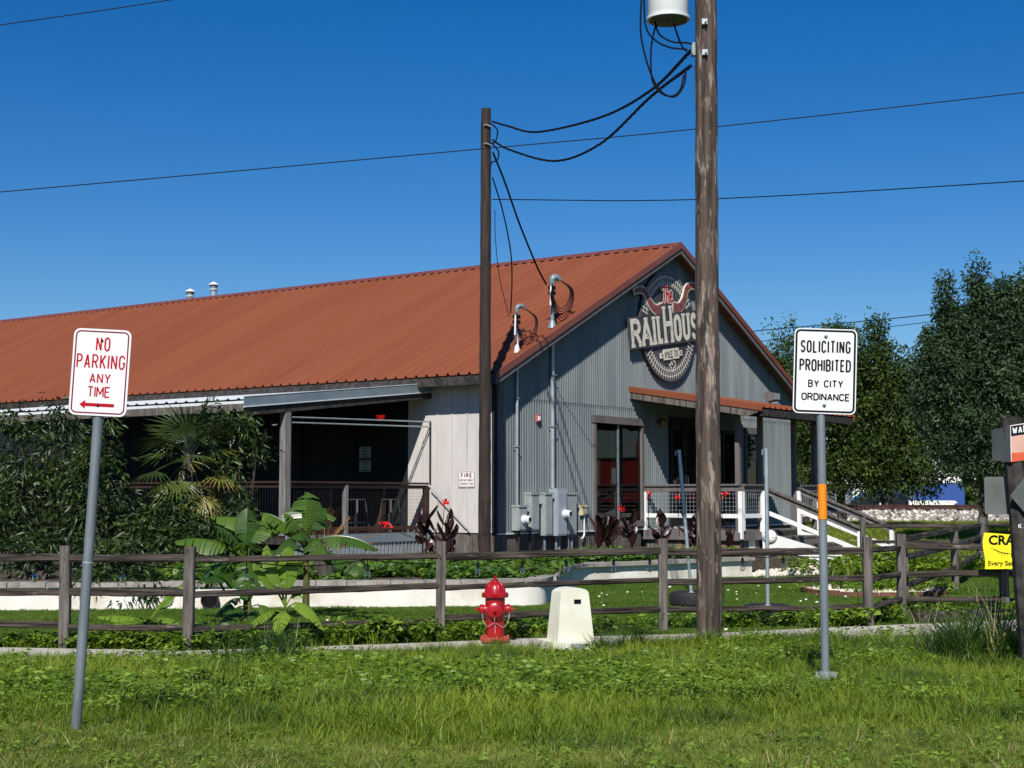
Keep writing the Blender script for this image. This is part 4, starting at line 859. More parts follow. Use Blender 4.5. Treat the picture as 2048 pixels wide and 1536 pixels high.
MB().tube([(.0, 0, -.02), (0, -.02, -.05)], .01, 6).build('drain', 'galv_dark', TF); MB().box(.22, .32, -.03, .05, .45, .55).build('bracket', 'galv_dark', TF)
for k, q in enumerate(([[1.405, 6.998], [1.392, 6.61], [1.438, 6.334], [1.518, 6.086], [1.624, 5.921], [1.759, 5.877], [1.857, 6.004], [1.88, 6.169]], [[1.432, 6.998], [1.451, 6.665], [1.548, 6.511], [1.709, 6.428], [1.899, 6.406]], [[1.555, 6.721], [1.602, 6.582], [1.737, 6.5], [1.872, 6.489], [1.959, 6.477]],
        [[1.571, 6.71], [1.526, 6.527], [1.509, 6.334], [1.523, 6.086], [1.608, 5.949], [1.732, 5.905], [1.825, 5.976], [1.869, 6.141]], [[1.766, 6.721], [1.808, 6.582], [1.861, 6.455], [1.91, 6.411]])):
    wire('lead_cable', 'thin dark looping lead below the transformer', [(x, 15.75 + .03 * k, z) for x, z in q], .0105, group='transformer leads')
def triplex(label, pts):
    p = smoothline(pts, 40); r = thing('service_cable', label, 'cable', p[0], group='twisted service cables')
    L = 0; acc = [0]
    for a, b in zip(p[:-1], p[1:]): L += (b - a).length; acc.append(L)
    for k in range(3):
        q = []
        for i, c in enumerate(p):
            t = (p[min(i+1, len(p)-1)] - p[max(i-1, 0)]).normalized(); s = t.cross(Vector((0, 0, 1))).normalized(); u = s.cross(t); an = acc[i] / 1.1 * 6.283 + k * 2.094; q.append(c + (s * math.cos(an) + u * math.sin(an)) * .010 - p[0])
        MB().tube(q, .0135, 5).build('strand', 'cable', r, 60)
triplex('upper twisted service cable sagging between the two poles', [(-.412, 30.85, 9.469), (-.093, 30.2, 9.208), (.502, 28.8, 8.734), (1.506, 25, 8.041), (1.986, 21, 7.393), (2.001, 16, 6.49)])
triplex('lower twisted service cable sagging between the two poles', [(-.411, 30.85, 9.073), (-.041, 30.1, 8.682), (.816, 27.8, 7.926), (1.492, 24.8, 7.533), (1.938, 20.5, 7.162), (1.95, 15.9, 6.255)])
wire('service_cable', 'cable from the short dark pole to the big hooded weatherhead', [(-.401, 30.9, 8.817), (-.151, 31.7, 8.346), (.178, 32.6, 7.583), (.587, 33.9, 6.833), (.80, 34.42, 6.52)], .022)
wire('service_cable', 'cable from the short dark pole to the slim service mast', [(-.411, 30.9, 8.282), (-.205, 31.7, 7.745), (-.033, 32.6, 7.023), (0, 33.1, 6.426), (-.03, 33.3, 5.70)], .016)
wire('service_cable', 'thin cable hanging close beside the short dark pole', [(-.358, 30.9, 7.589), (-.352, 31.4, 7.038), (-.263, 32.3, 6.309), (-.06, 33.25, 5.60)], .008)
wire('overhead_wire', 'thin wire crossing the whole sky in front of the short pole', [(-15.7, 24, 5.914), (-8.378, 24, 6.543), (-.525, 24, 7.257), (3.004, 24, 7.59), (8.421, 24, 8.2), (15.47, 24, 9.04)], .009, 'cable_light')
wire('overhead_wire', 'thin wire running from the short pole towards the trees', [(-.42, 30.95, 7.823), (3.742, 30, 7.631), (9.081, 26, 7.155), (14.1, 22, 6.768)], .011)
wire('overhead_wire', 'thin wire high in the corner of the sky above the roof', [(-10.76, 22, 8.263), (-7.75, 22, 8.687), (-5.18, 22, 9.074), (-.94, 22, 9.773)], .008, 'cable_light')
wire('overhead_wire', 'upper of two far wires passing behind the gable and trees', [(7, 75, 9.45), (12.08, 75, 9.94), (20.99, 75, 10.78), (32.46, 75, 12.19)], .025)
wire('overhead_wire', 'lower of two far wires passing behind the gable and trees', [(7, 75, 8.87), (12.58, 75, 9.43), (20.98, 75, 10.4), (32.46, 75, 11.93)], .018)

# ------------------------------------------------------------------ street signs
def orient(o, roll, yaw): o.rotation_euler = Euler((0, roll, yaw), 'XYZ')
NP = thing('street_sign', 'white NO PARKING ANY TIME sign with red letters on a leaning grey post', 'sign', (-2.288, 7.9, .30)); orient(NP, R(2.9), R(1))
MB().tube([(0, 0, -.1), (0, 0, 1.7)], .027, 16).build('post', 'post_grey', NP, 40); MB().lathe([(.0285, .92), (.0285, .93)], n=16).build('joint', 'galv', NP)
def plate(root, w, h, zc, r, yoff, back='sign_back'):
    f = lambda x, y, d: (x, yoff - d, zc + y)
    P = MB().prism(rrect(w, h, r), f, 0, .003).build('plate', 'sign_white', root); MB().prism(rrect(w - .004, h - .004, r), f, -.002, -.0005).build('plate_back', back, root)
    return P, (lambda x, y, d: (x, yoff - .003 - d, zc + y))
P, fn = plate(NP, .305, .462, 1.932, .035, -.029)
mb = MB(); mb.ribbon(rrect(.277, .434, .024), .0075, fn, .0008, True); mb.build('border', 'ink_maroon', P)
mb = MB(); letters(mb, 'NO', .006, .113, .076, fn, .0088, .30, .25, .0008, width=.076); letters(mb, 'PARKING', 0, .018, .078, fn, .0088, .32, .25, .0008, width=.258); letters(mb, 'ANY', .002, -.060, .055, fn, .0076, .46, .3, .0008, width=.112); letters(mb, 'TIME', 0, -.134, .059, fn, .0076, .46, .3, .0008, width=.122); mb.build('lettering', 'ink_red', P)
mb = MB(); mb.prism([(-.098, -.174), (-.066, -.199), (-.068, -.183), (.086, -.183), (.086, -.165), (-.068, -.165), (-.066, -.149)], fn, .0002, .001); mb.build('arrow', 'ink_red', P)
for z in (.170, -.176): MB().lathe([(.006, 0), (.005, .006), (.001, .008)], fn(.0, z, .0015), (0, -1, 0), 10).build('bolt', 'ink_black', P)
SO = thing('street_sign', 'white SOLICITING PROHIBITED BY CITY ORDINANCE sign on post with orange band', 'sign', (2.232, 10.7, .17)); orient(SO, R(-.15), R(-4))
MB().tube([(0, 0, -.1), (0, 0, 2.55)], .030, 16).build('post', 'post_grey', SO, 40); MB().lathe([(.0325, 1.24), (.0325, 1.49)], n=16).build('reflective_band', 'orange_tape', SO, 40)
an = MB(); an.tube([(0, 0, -.1), (0, 0, .16)], .042, 12); ao = an.build('anchor_socket', 'galv', SO, 40); MB().box(-.075, -.035, -.03, .03, .10, .155).build('wedge', 'galv', ao); MB().box(.035, .075, -.03, .03, .10, .155).build('wedge', 'galv', ao)
P, fn0 = plate(SO, .448, .615, 2.30, .04, -.033); rr_ = R(-2.6); P.rotation_euler = (0, 0, 0)
fn = fn0
mb = MB(); mb.ribbon(rrect(.417, .584, .028), .0145, fn, .0008, True); mb.build('border', 'ink_black', P)
mb = MB(); letters(mb, 'SOLICITING', 0, .130, .092, fn, .0124, .27, .2, .0008, width=.358); letters(mb, 'PROHIBITED', 0, -.004, .090, fn, .0124, .29, .2, .0008, width=.368); letters(mb, 'BY CITY', .006, -.119, .055, fn, .0098, .5, .3, .0008, width=.25); letters(mb, 'ORDINANCE', .008, -.214, .055, fn, .0098, .55, .3, .0008, width=.345); mb.build('lettering', 'ink_black', P)
for z in (.252, -.246): MB().lathe([(.0135, 0), (.0135, .003), (.008, .004), (.008, .013), (.001, .015)], fn(.0, z, .0005), (0, -1, 0), 12).build('bolt', 'galv_dark', P)
for o in [c for c in SO.children if c.name.startswith('plate')]: o.rotation_euler = (0, R(2.4), 0); o.location = (-.065, 0, .004)

# leaning railway warning post with bent signs, yellow banner on the fence
WPo = thing('warning_post', 'leaning dark wooden post carrying bent warning signs', 'post', (4.367, 12.6, .06))
MB().beam((0, 0, -.1), (-.138, 0, 2.185), .165, .165, .006, 10, up=(0, 1, 0), ch=.28, taper=.92).build('shaft', 'wood_dark', WPo, 30)
def onp(z): return -.138 * z / 2.185
def bent(label_parts, z0, z1, xl, yl, xr, yr, mr, ml, text=None):
    c = onp((z0 + z1) / 2); yo = -.095
    S = MB().add([(c - .05, yo, z0), (c + xr, yr, z0 + .03), (c + xr, yr, z1 + .05), (c - .05, yo, z1)], [(0, 1, 2, 3)]).build('warning_sign', mr, WPo); S.modifiers.new('t', 'SOLIDIFY').thickness = .004
    B = MB().add([(c - .052, yo - .001, z0), (c - .052, yo - .001, z1), (c + xl, yl, z1 - .03), (c + xl, yl, z0 + .02)], [(0, 1, 2, 3)]).build('bent_flap', ml, S); B.modifiers.new('t', 'SOLIDIFY').thickness = .004
    return S, c, yo
S, c, yo = bent('u', 1.80, 2.11, -.135, .12, .26, -.05, 'sign_pink', 'sign_back')
def pl(x, y, d): k = x / .31; return (c - .05 + x, yo - d - .004 + (.045) * k, y + .045 * k)
MB().add([pl(.0, 2.02, .001), pl(.29, 2.02, .001), pl(.29, 2.105, .001), pl(.0, 2.105, .001)], [(0, 1, 2, 3)]).build('header_band', 'ink_black', S)
mb = MB(); letters(mb, 'WARNING', .16, 2.032, .06, pl, .011, .4, .2, .003, width=.28); mb.ribbon([(.004, 1.81), (.004, 2.105), (.3, 2.105)], .006, pl, .003); mb.build('lettering', 'sign_white', S)
MB().add([pl(.0, 1.80, .001), pl(.29, 1.80, .001), pl(.29, 1.86, .001), pl(.0, 1.875, .001)], [(0, 1, 2, 3)]).build('lower_band', 'sign_orange', S)
z1 = 1.68; c2 = onp(1.5)
Sb = MB().prism(rrect(.34, .32, .02), lambda x, y, d: (c2 - .10 + x * .75, .10 + d - x * .30, 1.52 + y), 0, .004).build('sign_board', 'sign_back', WPo)
D = MB().add([(c2 - .10, -.125, 1.52), (c2 + .03, -.13, 1.36), (c2 + .03, -.13, 1.68)], [(0, 1, 2)]).build('diamond_sign', 'sign_back', WPo); D.modifiers.new('t', 'SOLIDIFY').thickness = .004
D2 = MB().add([(c2 + .031, -.13, 1.36), (c2 + .20, -.10, 1.52), (c2 + .031, -.13, 1.68)], [(0, 1, 2)]).build('diamond_face', 'sign_orange', D); D2.modifiers.new('t', 'SOLIDIFY').thickness = .004
D3 = MB().prism([(c2 + .06, 1.36), (c2 + .24, 1.36), (c2 + .24, 1.64), (c2 + .06, 1.64)], lambda x, y, d: (x, -.098 - d, y), 0, .004).build('warning_sign', 'sign_orange', WPo)
mb = MB(); letters(mb, 'IL', c2 + .12, 1.585, .05, lambda x, y, d: (x, -.103 - d, y), .01, .4, .3, .001); mb.build('lettering', 'sign_white', D3)
mb = MB(); letters(mb, 'K.3', onp(1.25) + .0, 1.245, .04, lambda x, y, d: (x, -.088 - d, y), .007, .5, .3, .001); mb.build('pole_number', 'sign_white', WPo)
BN = thing('banner', 'yellow crawfish boil banner tied to the fence behind the leaning post', 'banner', (6.5, 18.98, .665))
nx, nz_ = 16, 8; V = []; 
for j in range(nz_ + 1):
    for i in range(nx + 1):
        u, v = i / nx, j / nz_; V.append((-.50 + 1.02 * u + .012 * math.sin(7 * v) * (1 - u), .018 * math.sin(9 * u + 2 * v), .44 * v + .018 * math.cos(6.28 * u) * (v - .5) - .012 * math.sin(3 * u)))
MB().add(V, [(j*(nx+1)+i, j*(nx+1)+i+1, (j+1)*(nx+1)+i+1, (j+1)*(nx+1)+i) for j in range(nz_) for i in range(nx)]).build('cloth', 'banner_yellow', BN, 60)
fb = lambda x, y, d: (x, .018 * math.sin(9 * (x + .5) / 1.02 + 2 * y / .44) - .004 - d, y)
def put(body, size, x, y, bold=.0, sx=1.):
    v, f = textmesh(body, size, bold); return MB().add([fb(a * sx + x, b + y, .0) for a, b, _ in v], f)
put('CRAWFISH', .165, -.44, .30, .006, .98).build('lettering', 'ink_black', BN); put('BOIL', .165, -.17, .145, .006, .98).build('lettering', 'ink_black', BN); put('Every Sat. & Sun.', .085, -.455, .035, .0018).build('lettering', 'ink_black', BN)
cf = MB(); cf.tube(smoothline([fb(-.37, .24, .0), fb(-.28, .20, .0), fb(-.2, .19, .0)], 4), .006, 4); cf.tube([fb(-.37, .24, 0), fb(-.42, .26, 0)], .003, 4); cf.tube([fb(-.2, .19, 0), fb(-.13, .17, 0)], .003, 4)
for k in range(4): cf.tube([fb(-.32 + .035 * k, .21 - .005 * k, 0), fb(-.31 + .035 * k, .165, 0)], .0025, 4)
cf.build('crayfish_drawing', 'edging', BN)

# ------------------------------------------------------------------ fire hydrant, utility pedestal
HY = thing('fire_hydrant', 'glossy red fire hydrant standing in grass by the sidewalk', 'hydrant', (-.179, 15.84, 0.), R(6)); m_ = 'hydrant_red'
BR = MB().lathe([(.115, .0), (.115, .05), (.098, .055), (.098, .42), (.104, .44), (.104, .50), (.10, .51)], n=28).build('barrel', m_, HY, 35)
MB().lathe([(.155, .05), (.16, .06), (.16, .085), (.15, .095), (.10, .097)], n=28).build('ground_flange', 'hydrant_base', HY, 35)
for k in range(8): a = k * math.pi / 4; MB().lathe([(.014, 0), (.014, .022)], (.136 * math.cos(a), .136 * math.sin(a), .093), n=6).build('flange_bolt', 'hydrant_base', HY)
BO_ = MB().lathe([(.135, .51), (.142, .52), (.142, .55), (.132, .56), (.105, .562), (.098, .60), (.082, .64), (.055, .668), (.035, .675), (.035, .70), (.02, .705)], n=28).build('bonnet', m_, HY, 35)
for k in range(10): a = k * math.pi / 5; MB().tube(smoothline([(math.cos(a) * r_, math.sin(a) * r_, z) for r_, z in ((.107, .562), (.100, .60), (.084, .641), (.057, .668))], 3), .007, 6).build('bonnet_rib', m_, BO_, 60)
MB().lathe([(.017, .70), (.014, .735), (.011, .74)], n=5).build('operating_nut', m_, BO_)
for ax, r_, l0, l1, nmx in (((-1, 0, 0), .045, .085, .165, 'hose_nozzle'), ((1, 0, 0), .045, .085, .165, 'hose_nozzle'), ((-.12, -1, 0), .068, .08, .165, 'pumper_nozzle')):
    N_ = MB().lathe([(r_ * 1.15, l0 - .03), (r_ * 1.15, l0 + .005), (r_ * 1.02, l0 + .015), (r_, l0 + .02), (r_, l1 - .045)], (0, 0, .385), ax, 20).build(nmx, m_, HY, 35)
    C_ = MB().lathe([(r_ * 1.14, l1 - .045), (r_ * 1.16, l1 - .035), (r_ * 1.14, l1 - .01), (r_ * .9, l1), (r_ * .45, l1 + .004)], (0, 0, .385), ax, 20).build('cap', m_, N_, 35)
    MB().lathe([(.018, l1), (.016, l1 + .038), (.012, l1 + .042)], (0, 0, .385), ax, 5).build('cap_nut', m_, N_)
def chain(pts, n):
    p = smoothline(pts, n); mb = MB()
    for i in range(len(p) - 1):
        a, b = p[i], p[i + 1]; m = (a + b) / 2; d = (b - a); s = d.normalized().orthogonal() if i % 2 else d.normalized().cross(Vector((0, 0, 1.))) ; s = s.normalized() * .004
        mb.tube([a, m + s, b], .0022, 4); mb.tube([a, m - s, b], .0022, 4)
    mb.build('chain', 'chain_steel', HY, 60)
chain([(-.14, -.03, .34), (-.125, -.06, .26), (-.09, -.09, .215), (-.02, -.115, .25)], 9); chain([(.15, -.03, .34), (.13, -.06, .26), (.08, -.09, .205), (.0, -.115, .245)], 9); chain([(-.02, -.17, .31), (-.02, -.15, .27), (-.01, -.115, .25)], 5); chain([(-.01, -.11, .25), (-.008, -.103, .2), (-.01, -.103, .14)], 6)
PD = thing('utility_pedestal', 'cream utility pedestal with arched top and small black label', 'utility pedestal', (.60, 15.45, .0), R(20))
def ped(z0, z1, w0, w1, d0, d1, arch, m, name, par):
    n = 9; f = []; 
    for sy in (-1, 1):
        pts = [(-w0, sy * d0, z0), (w0, sy * d0, z0)] + [(w1 * math.cos(t) , sy * d1, z1 + arch * math.sin(t)) for t in np.linspace(0, math.pi, n)]; f.append(pts)
    k = len(f[0]); mb = MB(); mb.add(f[0] + f[1], [tuple(range(k)), tuple(range(2*k - 1, k - 1, -1))] + [((i + 1) % k, i, k + i, k + (i + 1) % k) for i in range(k)]); return mb.build(name, m, par, 30)
ped(.10, .585, .20, .155, .155, .125, .055, 'pedestal', 'cover', PD)
bb = MB(); bb.prism(rrect(.58, .48, .03), lambda x, y, d: (x, y, d), 0, .10); bb.build('base', 'pedestal', PD); MB().box(-.012, .062, -.142, -.126, .482, .522).build('label_plate', 'ink_black', PD); MB().box(-.10, .11, -.248, -.2405, .04, .085).build('latch_plate', 'galv', PD)
n = 26; a = rng.uniform(0, 6.28, n); rr = rng.uniform(.27, .42, n)
rub = [rockmesh('stone_%d' % k, 'rock_white', 50 + k) for k in range(7)]
for k, o in enumerate(rub):
    a = -2.9 + k * .45; o.name = 'stone'; o.scale = (.09, .07, .06); o.location = (.60 + .36 * math.cos(a), 15.45 + .31 * math.sin(a), .03); tag(o, 'broken pale concrete lump at the foot of the cream pedestal', 'stone', 'concrete lumps round the pedestal')

# ------------------------------------------------------------------ post-and-rail fences
def fence(label, posts, zr, hgt, name='rail_fence', jit=.007, skip=()):
    base = Vector((*posts[0], 0)); r = thing(name, label, 'fence', base)
    for i, p in enumerate(posts):
        g = float(gz(*p)); h = hgt[i] if isinstance(hgt, (list, tuple)) else hgt
        q = Vector((*p, 0)) - base; MB().beam(q + Vector((0, 0, g - .1)), q + Vector((random.uniform(-.012, .012), random.uniform(-.012, .012), g + h)), .106, .105, .004, 8, up=(0, 1, 0), ch=.1).build('post', 'wood_post', r)
    for i, (a, b) in enumerate(zip(posts[:-1], posts[1:])):
        va, vb = Vector((*a, 0)) - base, Vector((*b, 0)) - base; d = (vb - va).normalized()
        for z in zr:
            if (i, z) in skip: continue
            za, zb = z + float(gz(*a)) + random.uniform(-.02, .02), z + float(gz(*b)) + random.uniform(-.02, .02); hh = random.uniform(.058, .088)
            o = MB().beam(Vector((0, 0, 0)), Vector(((vb - va).length + .05, 0, zb - za)), .06, hh, jit, 18, ch=.2).build('rail', 'wood_rail', r, 40)
            o.location = va + Vector((0, 0, za)) - d * .025 + Vector((-d.y, d.x, 0)) * random.uniform(-.012, .012); o.rotation_euler = (0, 0, math.atan2(d.y, d.x))
    return r
FP = [(-7.6, 15.72), (-4.6, 15.43), (-3.28, 15.2), (-.783, 16.33), (1.777, 17.6), (4.295, 18.05), (5.02, 19.3), (6.40, 19.45), (9.2, 20.6)]
fence('weathered brown post and rail fence running along the sidewalk', FP, (.24, .585, .93), [1.07, 1.065, 1.065, 1.082, 1.075, 1.09, 1.09, .72, 1.05])
fence('grey post and rail fence running back from the sidewalk fence', [(5.10, 19.45), (7.35, 24.8), (9.35, 29.85)], (.42, .78, 1.02), [1.0, 1.0, 1.05])
fence('far post and rail fence between the stairs and the railway', [(7.1, 30.2), (9.45, 30.0), (12.4, 30.4), (15.6, 30.8)], (.35, .68, 1.0), 1.16)
tag(MB().beam((5.0, 18.62, .07), (8.4, 20.05, .09), .12, .14, .006, 10, ch=.15).build('landscape_timber', 'wood_rail', None, 40, origin=(5.0, 18.62, .0)), 'long dark timber lying on the ground below the fence', 'timber')
# string lights hung from the top rail
SLt = thing('string_lights', 'black cord of clear hanging bulbs strung along the sidewalk fence', 'string lights', (-4.6, 15.43, .9))
def fpt(x):
    for (a, b) in zip(FP[:-1], FP[1:]):
        if a[0] <= x <= b[0]: k = (x - a[0]) / (b[0] - a[0]); return Vector((x, a[1] + (b[1] - a[1]) * k + .055, 0))
O_ = Vector((-4.6, 15.43, .9)); bx = [-6.3, -4.95, -4.0, -2.75, -1.55, -.38, .12, .62, 1.18, 1.62, 2.75, 3.25, 4.05]; cp = []
for a, b in zip(bx[:-1], bx[1:]):
    for k in range(4): t = k / 4; p = fpt(a + (b - a) * t); p.z = .90 - .06 * math.sin(math.pi * t); cp.append(p - O_)
MB().tube(cp, .006, 5).build('cord', 'cable', SLt, 60)
for x in bx[:-1]:
    p = fpt(x) - O_; p.z = 0; so = MB().lathe([(.006, 0), (.006, -.06), (.018, -.065), (.018, -.12), (.014, -.125)], p, n=8).build('socket', 'black_metal', SLt, 40)
    MB().lathe([(.014, -.125), (.026, -.155), (.03, -.18), (.022, -.205), (.003, -.215)], p, n=10, cap=False).build('bulb', 'bulb_glass', so, 60)

# ------------------------------------------------------------------ lawn things
def tether(label, base, top, ball=None):
    t = thing('tetherball_pole', label, 'tetherball pole', (*base, 0)); q = Vector(top) - Vector((*base, 0))
    T_ = MB().lathe([(.19, .03), (.25, .0), (.30, .02), (.315, .06), (.315, .16), (.30, .20), (.25, .215), (.19, .19), (.17, .11), (.19, .03)], n=32, cap=False).build('tire', 'rubber', t, 40)
    for k in range(24): a = k * math.pi / 12; MB().box(.308, .322, -.018, .018, .05, .17).build('tread_block', 'rubber', T_).rotation_euler = (0, 0, a)
    MB().lathe([(.005, .14), (.205, .14), (.205, .17), (.005, .17)], n=24).build('concrete_fill', 'rubber', T_)
    b = Vector((0, 0, .15)); MB().tube([b, q], .025, 12).build('pole', 'galv', t, 40); MB().lathe([(.05, .165), (.05, .20), (.03, .21)], n=10).build('foot', 'galv', t); MB().tube([q, q + Vector((-.05, 0, -.02)), q + Vector((-.05, 0, -.08))], .008, 5).build('hook', 'galv', t)
    if ball is None: MB().tube(smoothline([q + Vector((-.05, 0, -.07)), q + Vector((-.035, -.02, -.5)), q + Vector((.0, -.03, -.85))], 6), .005, 4).build('rope', 'cable_light', t)
    return t
tether('leaning steel tetherball pole set in a tire, without a ball', (2.578, 21.5), (2.416, 21.5, 2.245))
tether('straight steel tetherball pole set in a tire, ball beside it', (3.232, 18.93), (3.237, 18.93, 2.182), True)
BL = thing('tetherball', 'white tetherball hanging behind its steel pole', 'ball', (3.29, 19.06, 1.055))
bm = bmesh.new(); bmesh.ops.create_uvsphere(bm, u_segments=20, v_segments=14, radius=.095); me = bpy.data.meshes.new('ball'); bm.to_mesh(me); bm.free(); me.materials.append(MATS['ball']); me.polygons.foreach_set('use_smooth', [True] * len(me.polygons))
o = bpy.data.objects.new('sphere', me); o.name = 'ball_skin'; COL.objects.link(o); o.parent = BL; MB().tube([(0, 0, .09), (-.03, -.06, 1.05)], .005, 4).build('rope', 'cable_light', BL)
MB().tube([(.096 * math.cos(a), .096 * math.sin(a), 0) for a in np.linspace(0, 6.283, 25)], .002, 4, False).build('seam', 'galv_dark', BL)
FB = thing('flower_bed', 'round flower bed on the lawn with brown edging and pale stones', 'flower bed', (5.9, 24.45, 0)); 
for k in range(22):
    a, b = k * 2 * math.pi / 22, (k + .96) * 2 * math.pi / 22; q = [(1.17 * math.cos(t), 1.17 * math.sin(t)) for t in np.linspace(a, b, 4)] + [(1.08 * math.cos(t), 1.08 * math.sin(t)) for t in np.linspace(b, a, 4)]; MB().prism(q, lambda x, y, z: (x, y, z), -.02, .085 + random.uniform(-.012, .012)).build('edging_block', 'edging', FB)
MB().lathe([(.01, .03), (1.09, .03), (1.09, .05), (.01, .05)], n=30).build('gravel_bed', 'rock_white', FB)
n = 500; a = rng.uniform(0, 6.28, n); r_ = 1.06 * np.sqrt(rng.random(n)); scatter('pebbles', np.stack([r_ * np.cos(a), r_ * np.sin(a), np.full(n, .06)], 1), rng.uniform(0, 6.28, (n, 3)), rng.uniform(.04, .09, n), rng.integers(0, 3, n), pale, '', parent=FB)
n = 90; q = rng.random((n, 2)) * [9.5, 12] + [-3, 17]; ok = np.array([y > sw_y(x) + .3 and not (y > 20.3 and x < .9) for x, y in q]); q = q[ok]
scatter('petal_litter', np.stack([q[:, 0], q[:, 1], np.full(len(q), .03)], 1), rng.uniform(-.3, .3, (len(q), 3)), rng.uniform(.02, .05, len(q)), rng.integers(0, 3, len(q)), proto_collection('litter', [rockmesh('litter_%d' % i, 'white_bits', 80 + i) for i in range(3)]), 'white fallen petals scattered over the lawn')

# ------------------------------------------------------------------ trees and shrubs
def branch_tubes(mb, base, tips, r0, split=.4):
    for t in tips:
        t = Vector(t); b = Vector(base); m = b.lerp(t, .5) + Vector((random.uniform(-.3, .3), random.uniform(-.3, .3), .2 * (t - b).length * .5)); p = smoothline([b, m, t], 5); mb.tube(p, [r0 * (1 - .8 * i / (len(p) - 1)) for i in range(len(p))], 7)
def tree(label, base, trunk_h, r0, lobes, m, leaf=.16, per=26, rad=.42, group='trees by the railway', name='oak_tree', cat='tree', bark='bark', wid=.42):
    base = (base[0], base[1], float(gz(base[0], base[1]))); t = thing(name, label, cat, base, group=group); B_ = Vector(base); L_ = [(a - B_.x, b - B_.y, c - B_.z, *r_) for a, b, c, *r_ in lobes]
    mb = MB(); p = [(0, 0, -.1), (random.uniform(-.05, .05), 0, trunk_h * .5), (random.uniform(-.1, .1), 0, trunk_h)]; p = smoothline(p, 5); mb.tube(p, [r0 * (1.25 - .5 * i / (len(p) - 1)) for i in range(len(p))], 10)
    branch_tubes(mb, p[-2], [(a, b, c + rz * .5) for a, b, c, rx, ry, rz, n in L_], r0 * .55); mb.build('trunk', bark, t, 60)
    C_ = np.concatenate([ell_points(L_, .6), ell_points([(a, b, c, rx * .85, ry * .85, rz * .85, n) for a, b, c, rx, ry, rz, n in L_], .1)]); V, F, T = clump_leaves(C_, int(per * 1.35), rad, leaf * 1.15, leaf * 1.15 * wid); npmesh('crown', V, F, m, t, T); return t
tree('broad dark oak with low branches behind the porch stairs', (12.85, 58, .40), 2.6, .17, [(12.6, 58, 4.6, 2.3, 2.0, 2.2, 190), (14.9, 58, 4.4, 1.9, 1.8, 1.8, 150), (14.3, 58, 6.2, 1.6, 1.5, 1.6, 110), (12.9, 57.6, 2.9, 2.2, 1.6, 1.0, 80), (15.6, 57.6, 2.7, 1.3, 1.3, 1.2, 70), (14.25, 57.6, 7.75, .18, .18, 1.0, 12), (13.1, 57.8, 6.6, 1.1, 1.0, .9, 50), (16.3, 58, 5.9, 1.0, 1.0, 1.3, 60)], 'tree_leaf')
tree('loose light topped oak standing nearer the gable', (13.0, 66, .55), 3.2, .16, [(12.6, 66, 7.0, 1.9, 1.7, 2.2, 130), (14.1, 66, 6.3, 1.9, 1.7, 2.2, 110), (11.9, 66, 4.4, 1.6, 1.6, 2.0, 90), (14.5, 66, 8.6, .9, .9, .7, 26)], 'tree_leaf')
tree('tall blue green oak with pointed leader shoots beside the leaning post', (14.2, 45, .16), 2.6, .13, [(14.4, 45, 3.9, 1.9, 1.8, 1.9, 190), (13.6, 45, 5.6, 1.05, 1.2, 1.5, 110), (15.1, 45, 5.7, 1.4, 1.3, 1.5, 140), (13.22, 45, 7.55, .14, .14, 1.2, 13), (14.12, 44.8, 7.7, .22, .22, 1.3, 20), (14.9, 45, 7.4, .2, .2, .8, 12), (15.75, 45, 7.5, .2, .2, 1.1, 14), (12.72, 44.9, 6.1, .14, .14, .9, 9), (16.5, 45, 6.9, .2, .2, 1.0, 12), (16.4, 45, 4.9, 1.9, 1.5, 2.5, 200), (14.9, 45.2, 6.7, 1.1, 1.0, 1.0, 90), (15.4, 45.1, 7.5, .8, .7, .7, 46), (13.5, 45.2, 6.5, .55, .6, 1.0, 40), (16.2, 45, 7.0, .8, .8, 1.1, 70), (12.95, 45, 4.6, .9, 1.0, 1.7, 80), (14.0, 44.6, 2.9, 1.5, 1.2, 1.0, 70)], 'tree_leaf_blue', .13, 30, .30)
tree('dark oak filling the gap beyond the yellow banner', (19.0, 52, .28), 2.8, .16, [(18.8, 52, 4.6, 2.2, 2.0, 2.4, 130), (17.4, 52, 6.9, 1.9, 1.6, 2.0, 130), (20.2, 52, 6.8, 1.9, 1.8, 2.2, 110), (16.6, 52, 4.6, 1.6, 1.4, 2.0, 110)], 'tree_leaf_blue')
for x, y, h, lb in ((21, 84, 5.5, 'small round dark tree beyond the railway, in front of the white shed'), (28.6, 88, 6, 'round dark tree beyond the railway, beside the white barrier'), (30, 82, 6.4, 'tallest round dark tree beyond the railway, hiding the blue store'), (26, 104, 7, 'broad dark tree beyond the railway, between the white shed and the blue store'), (39.5, 106, 7.5, 'broad dark tree beyond the railway, on the far side of the blue store'), (17, 85, 5, 'lowest round dark tree beyond the railway, nearest the gable')):
    tree(lb, (x, y, .6), 1.8, .16, [(x, y, h * .62, 2.2, 2, h * .38, 70)], 'tree_leaf', .26, 22, .6, 'trees beyond the railway')
V, F, T = clump_leaves(np.stack([rng.uniform(8, 110, 1500), rng.uniform(150, 156, 1500), .4 + 7.5 * rng.random(1500) ** 1.3 * (.7 + .5 * np.sin(np.arange(1500)))], 1), 16, 1.3, .9, .5); to = npmesh('distant_treeline', V, F, 'tree_leaf', None, T); tag(to, 'low dark line of distant trees on the horizon beyond the railway', None, None, 'stuff')
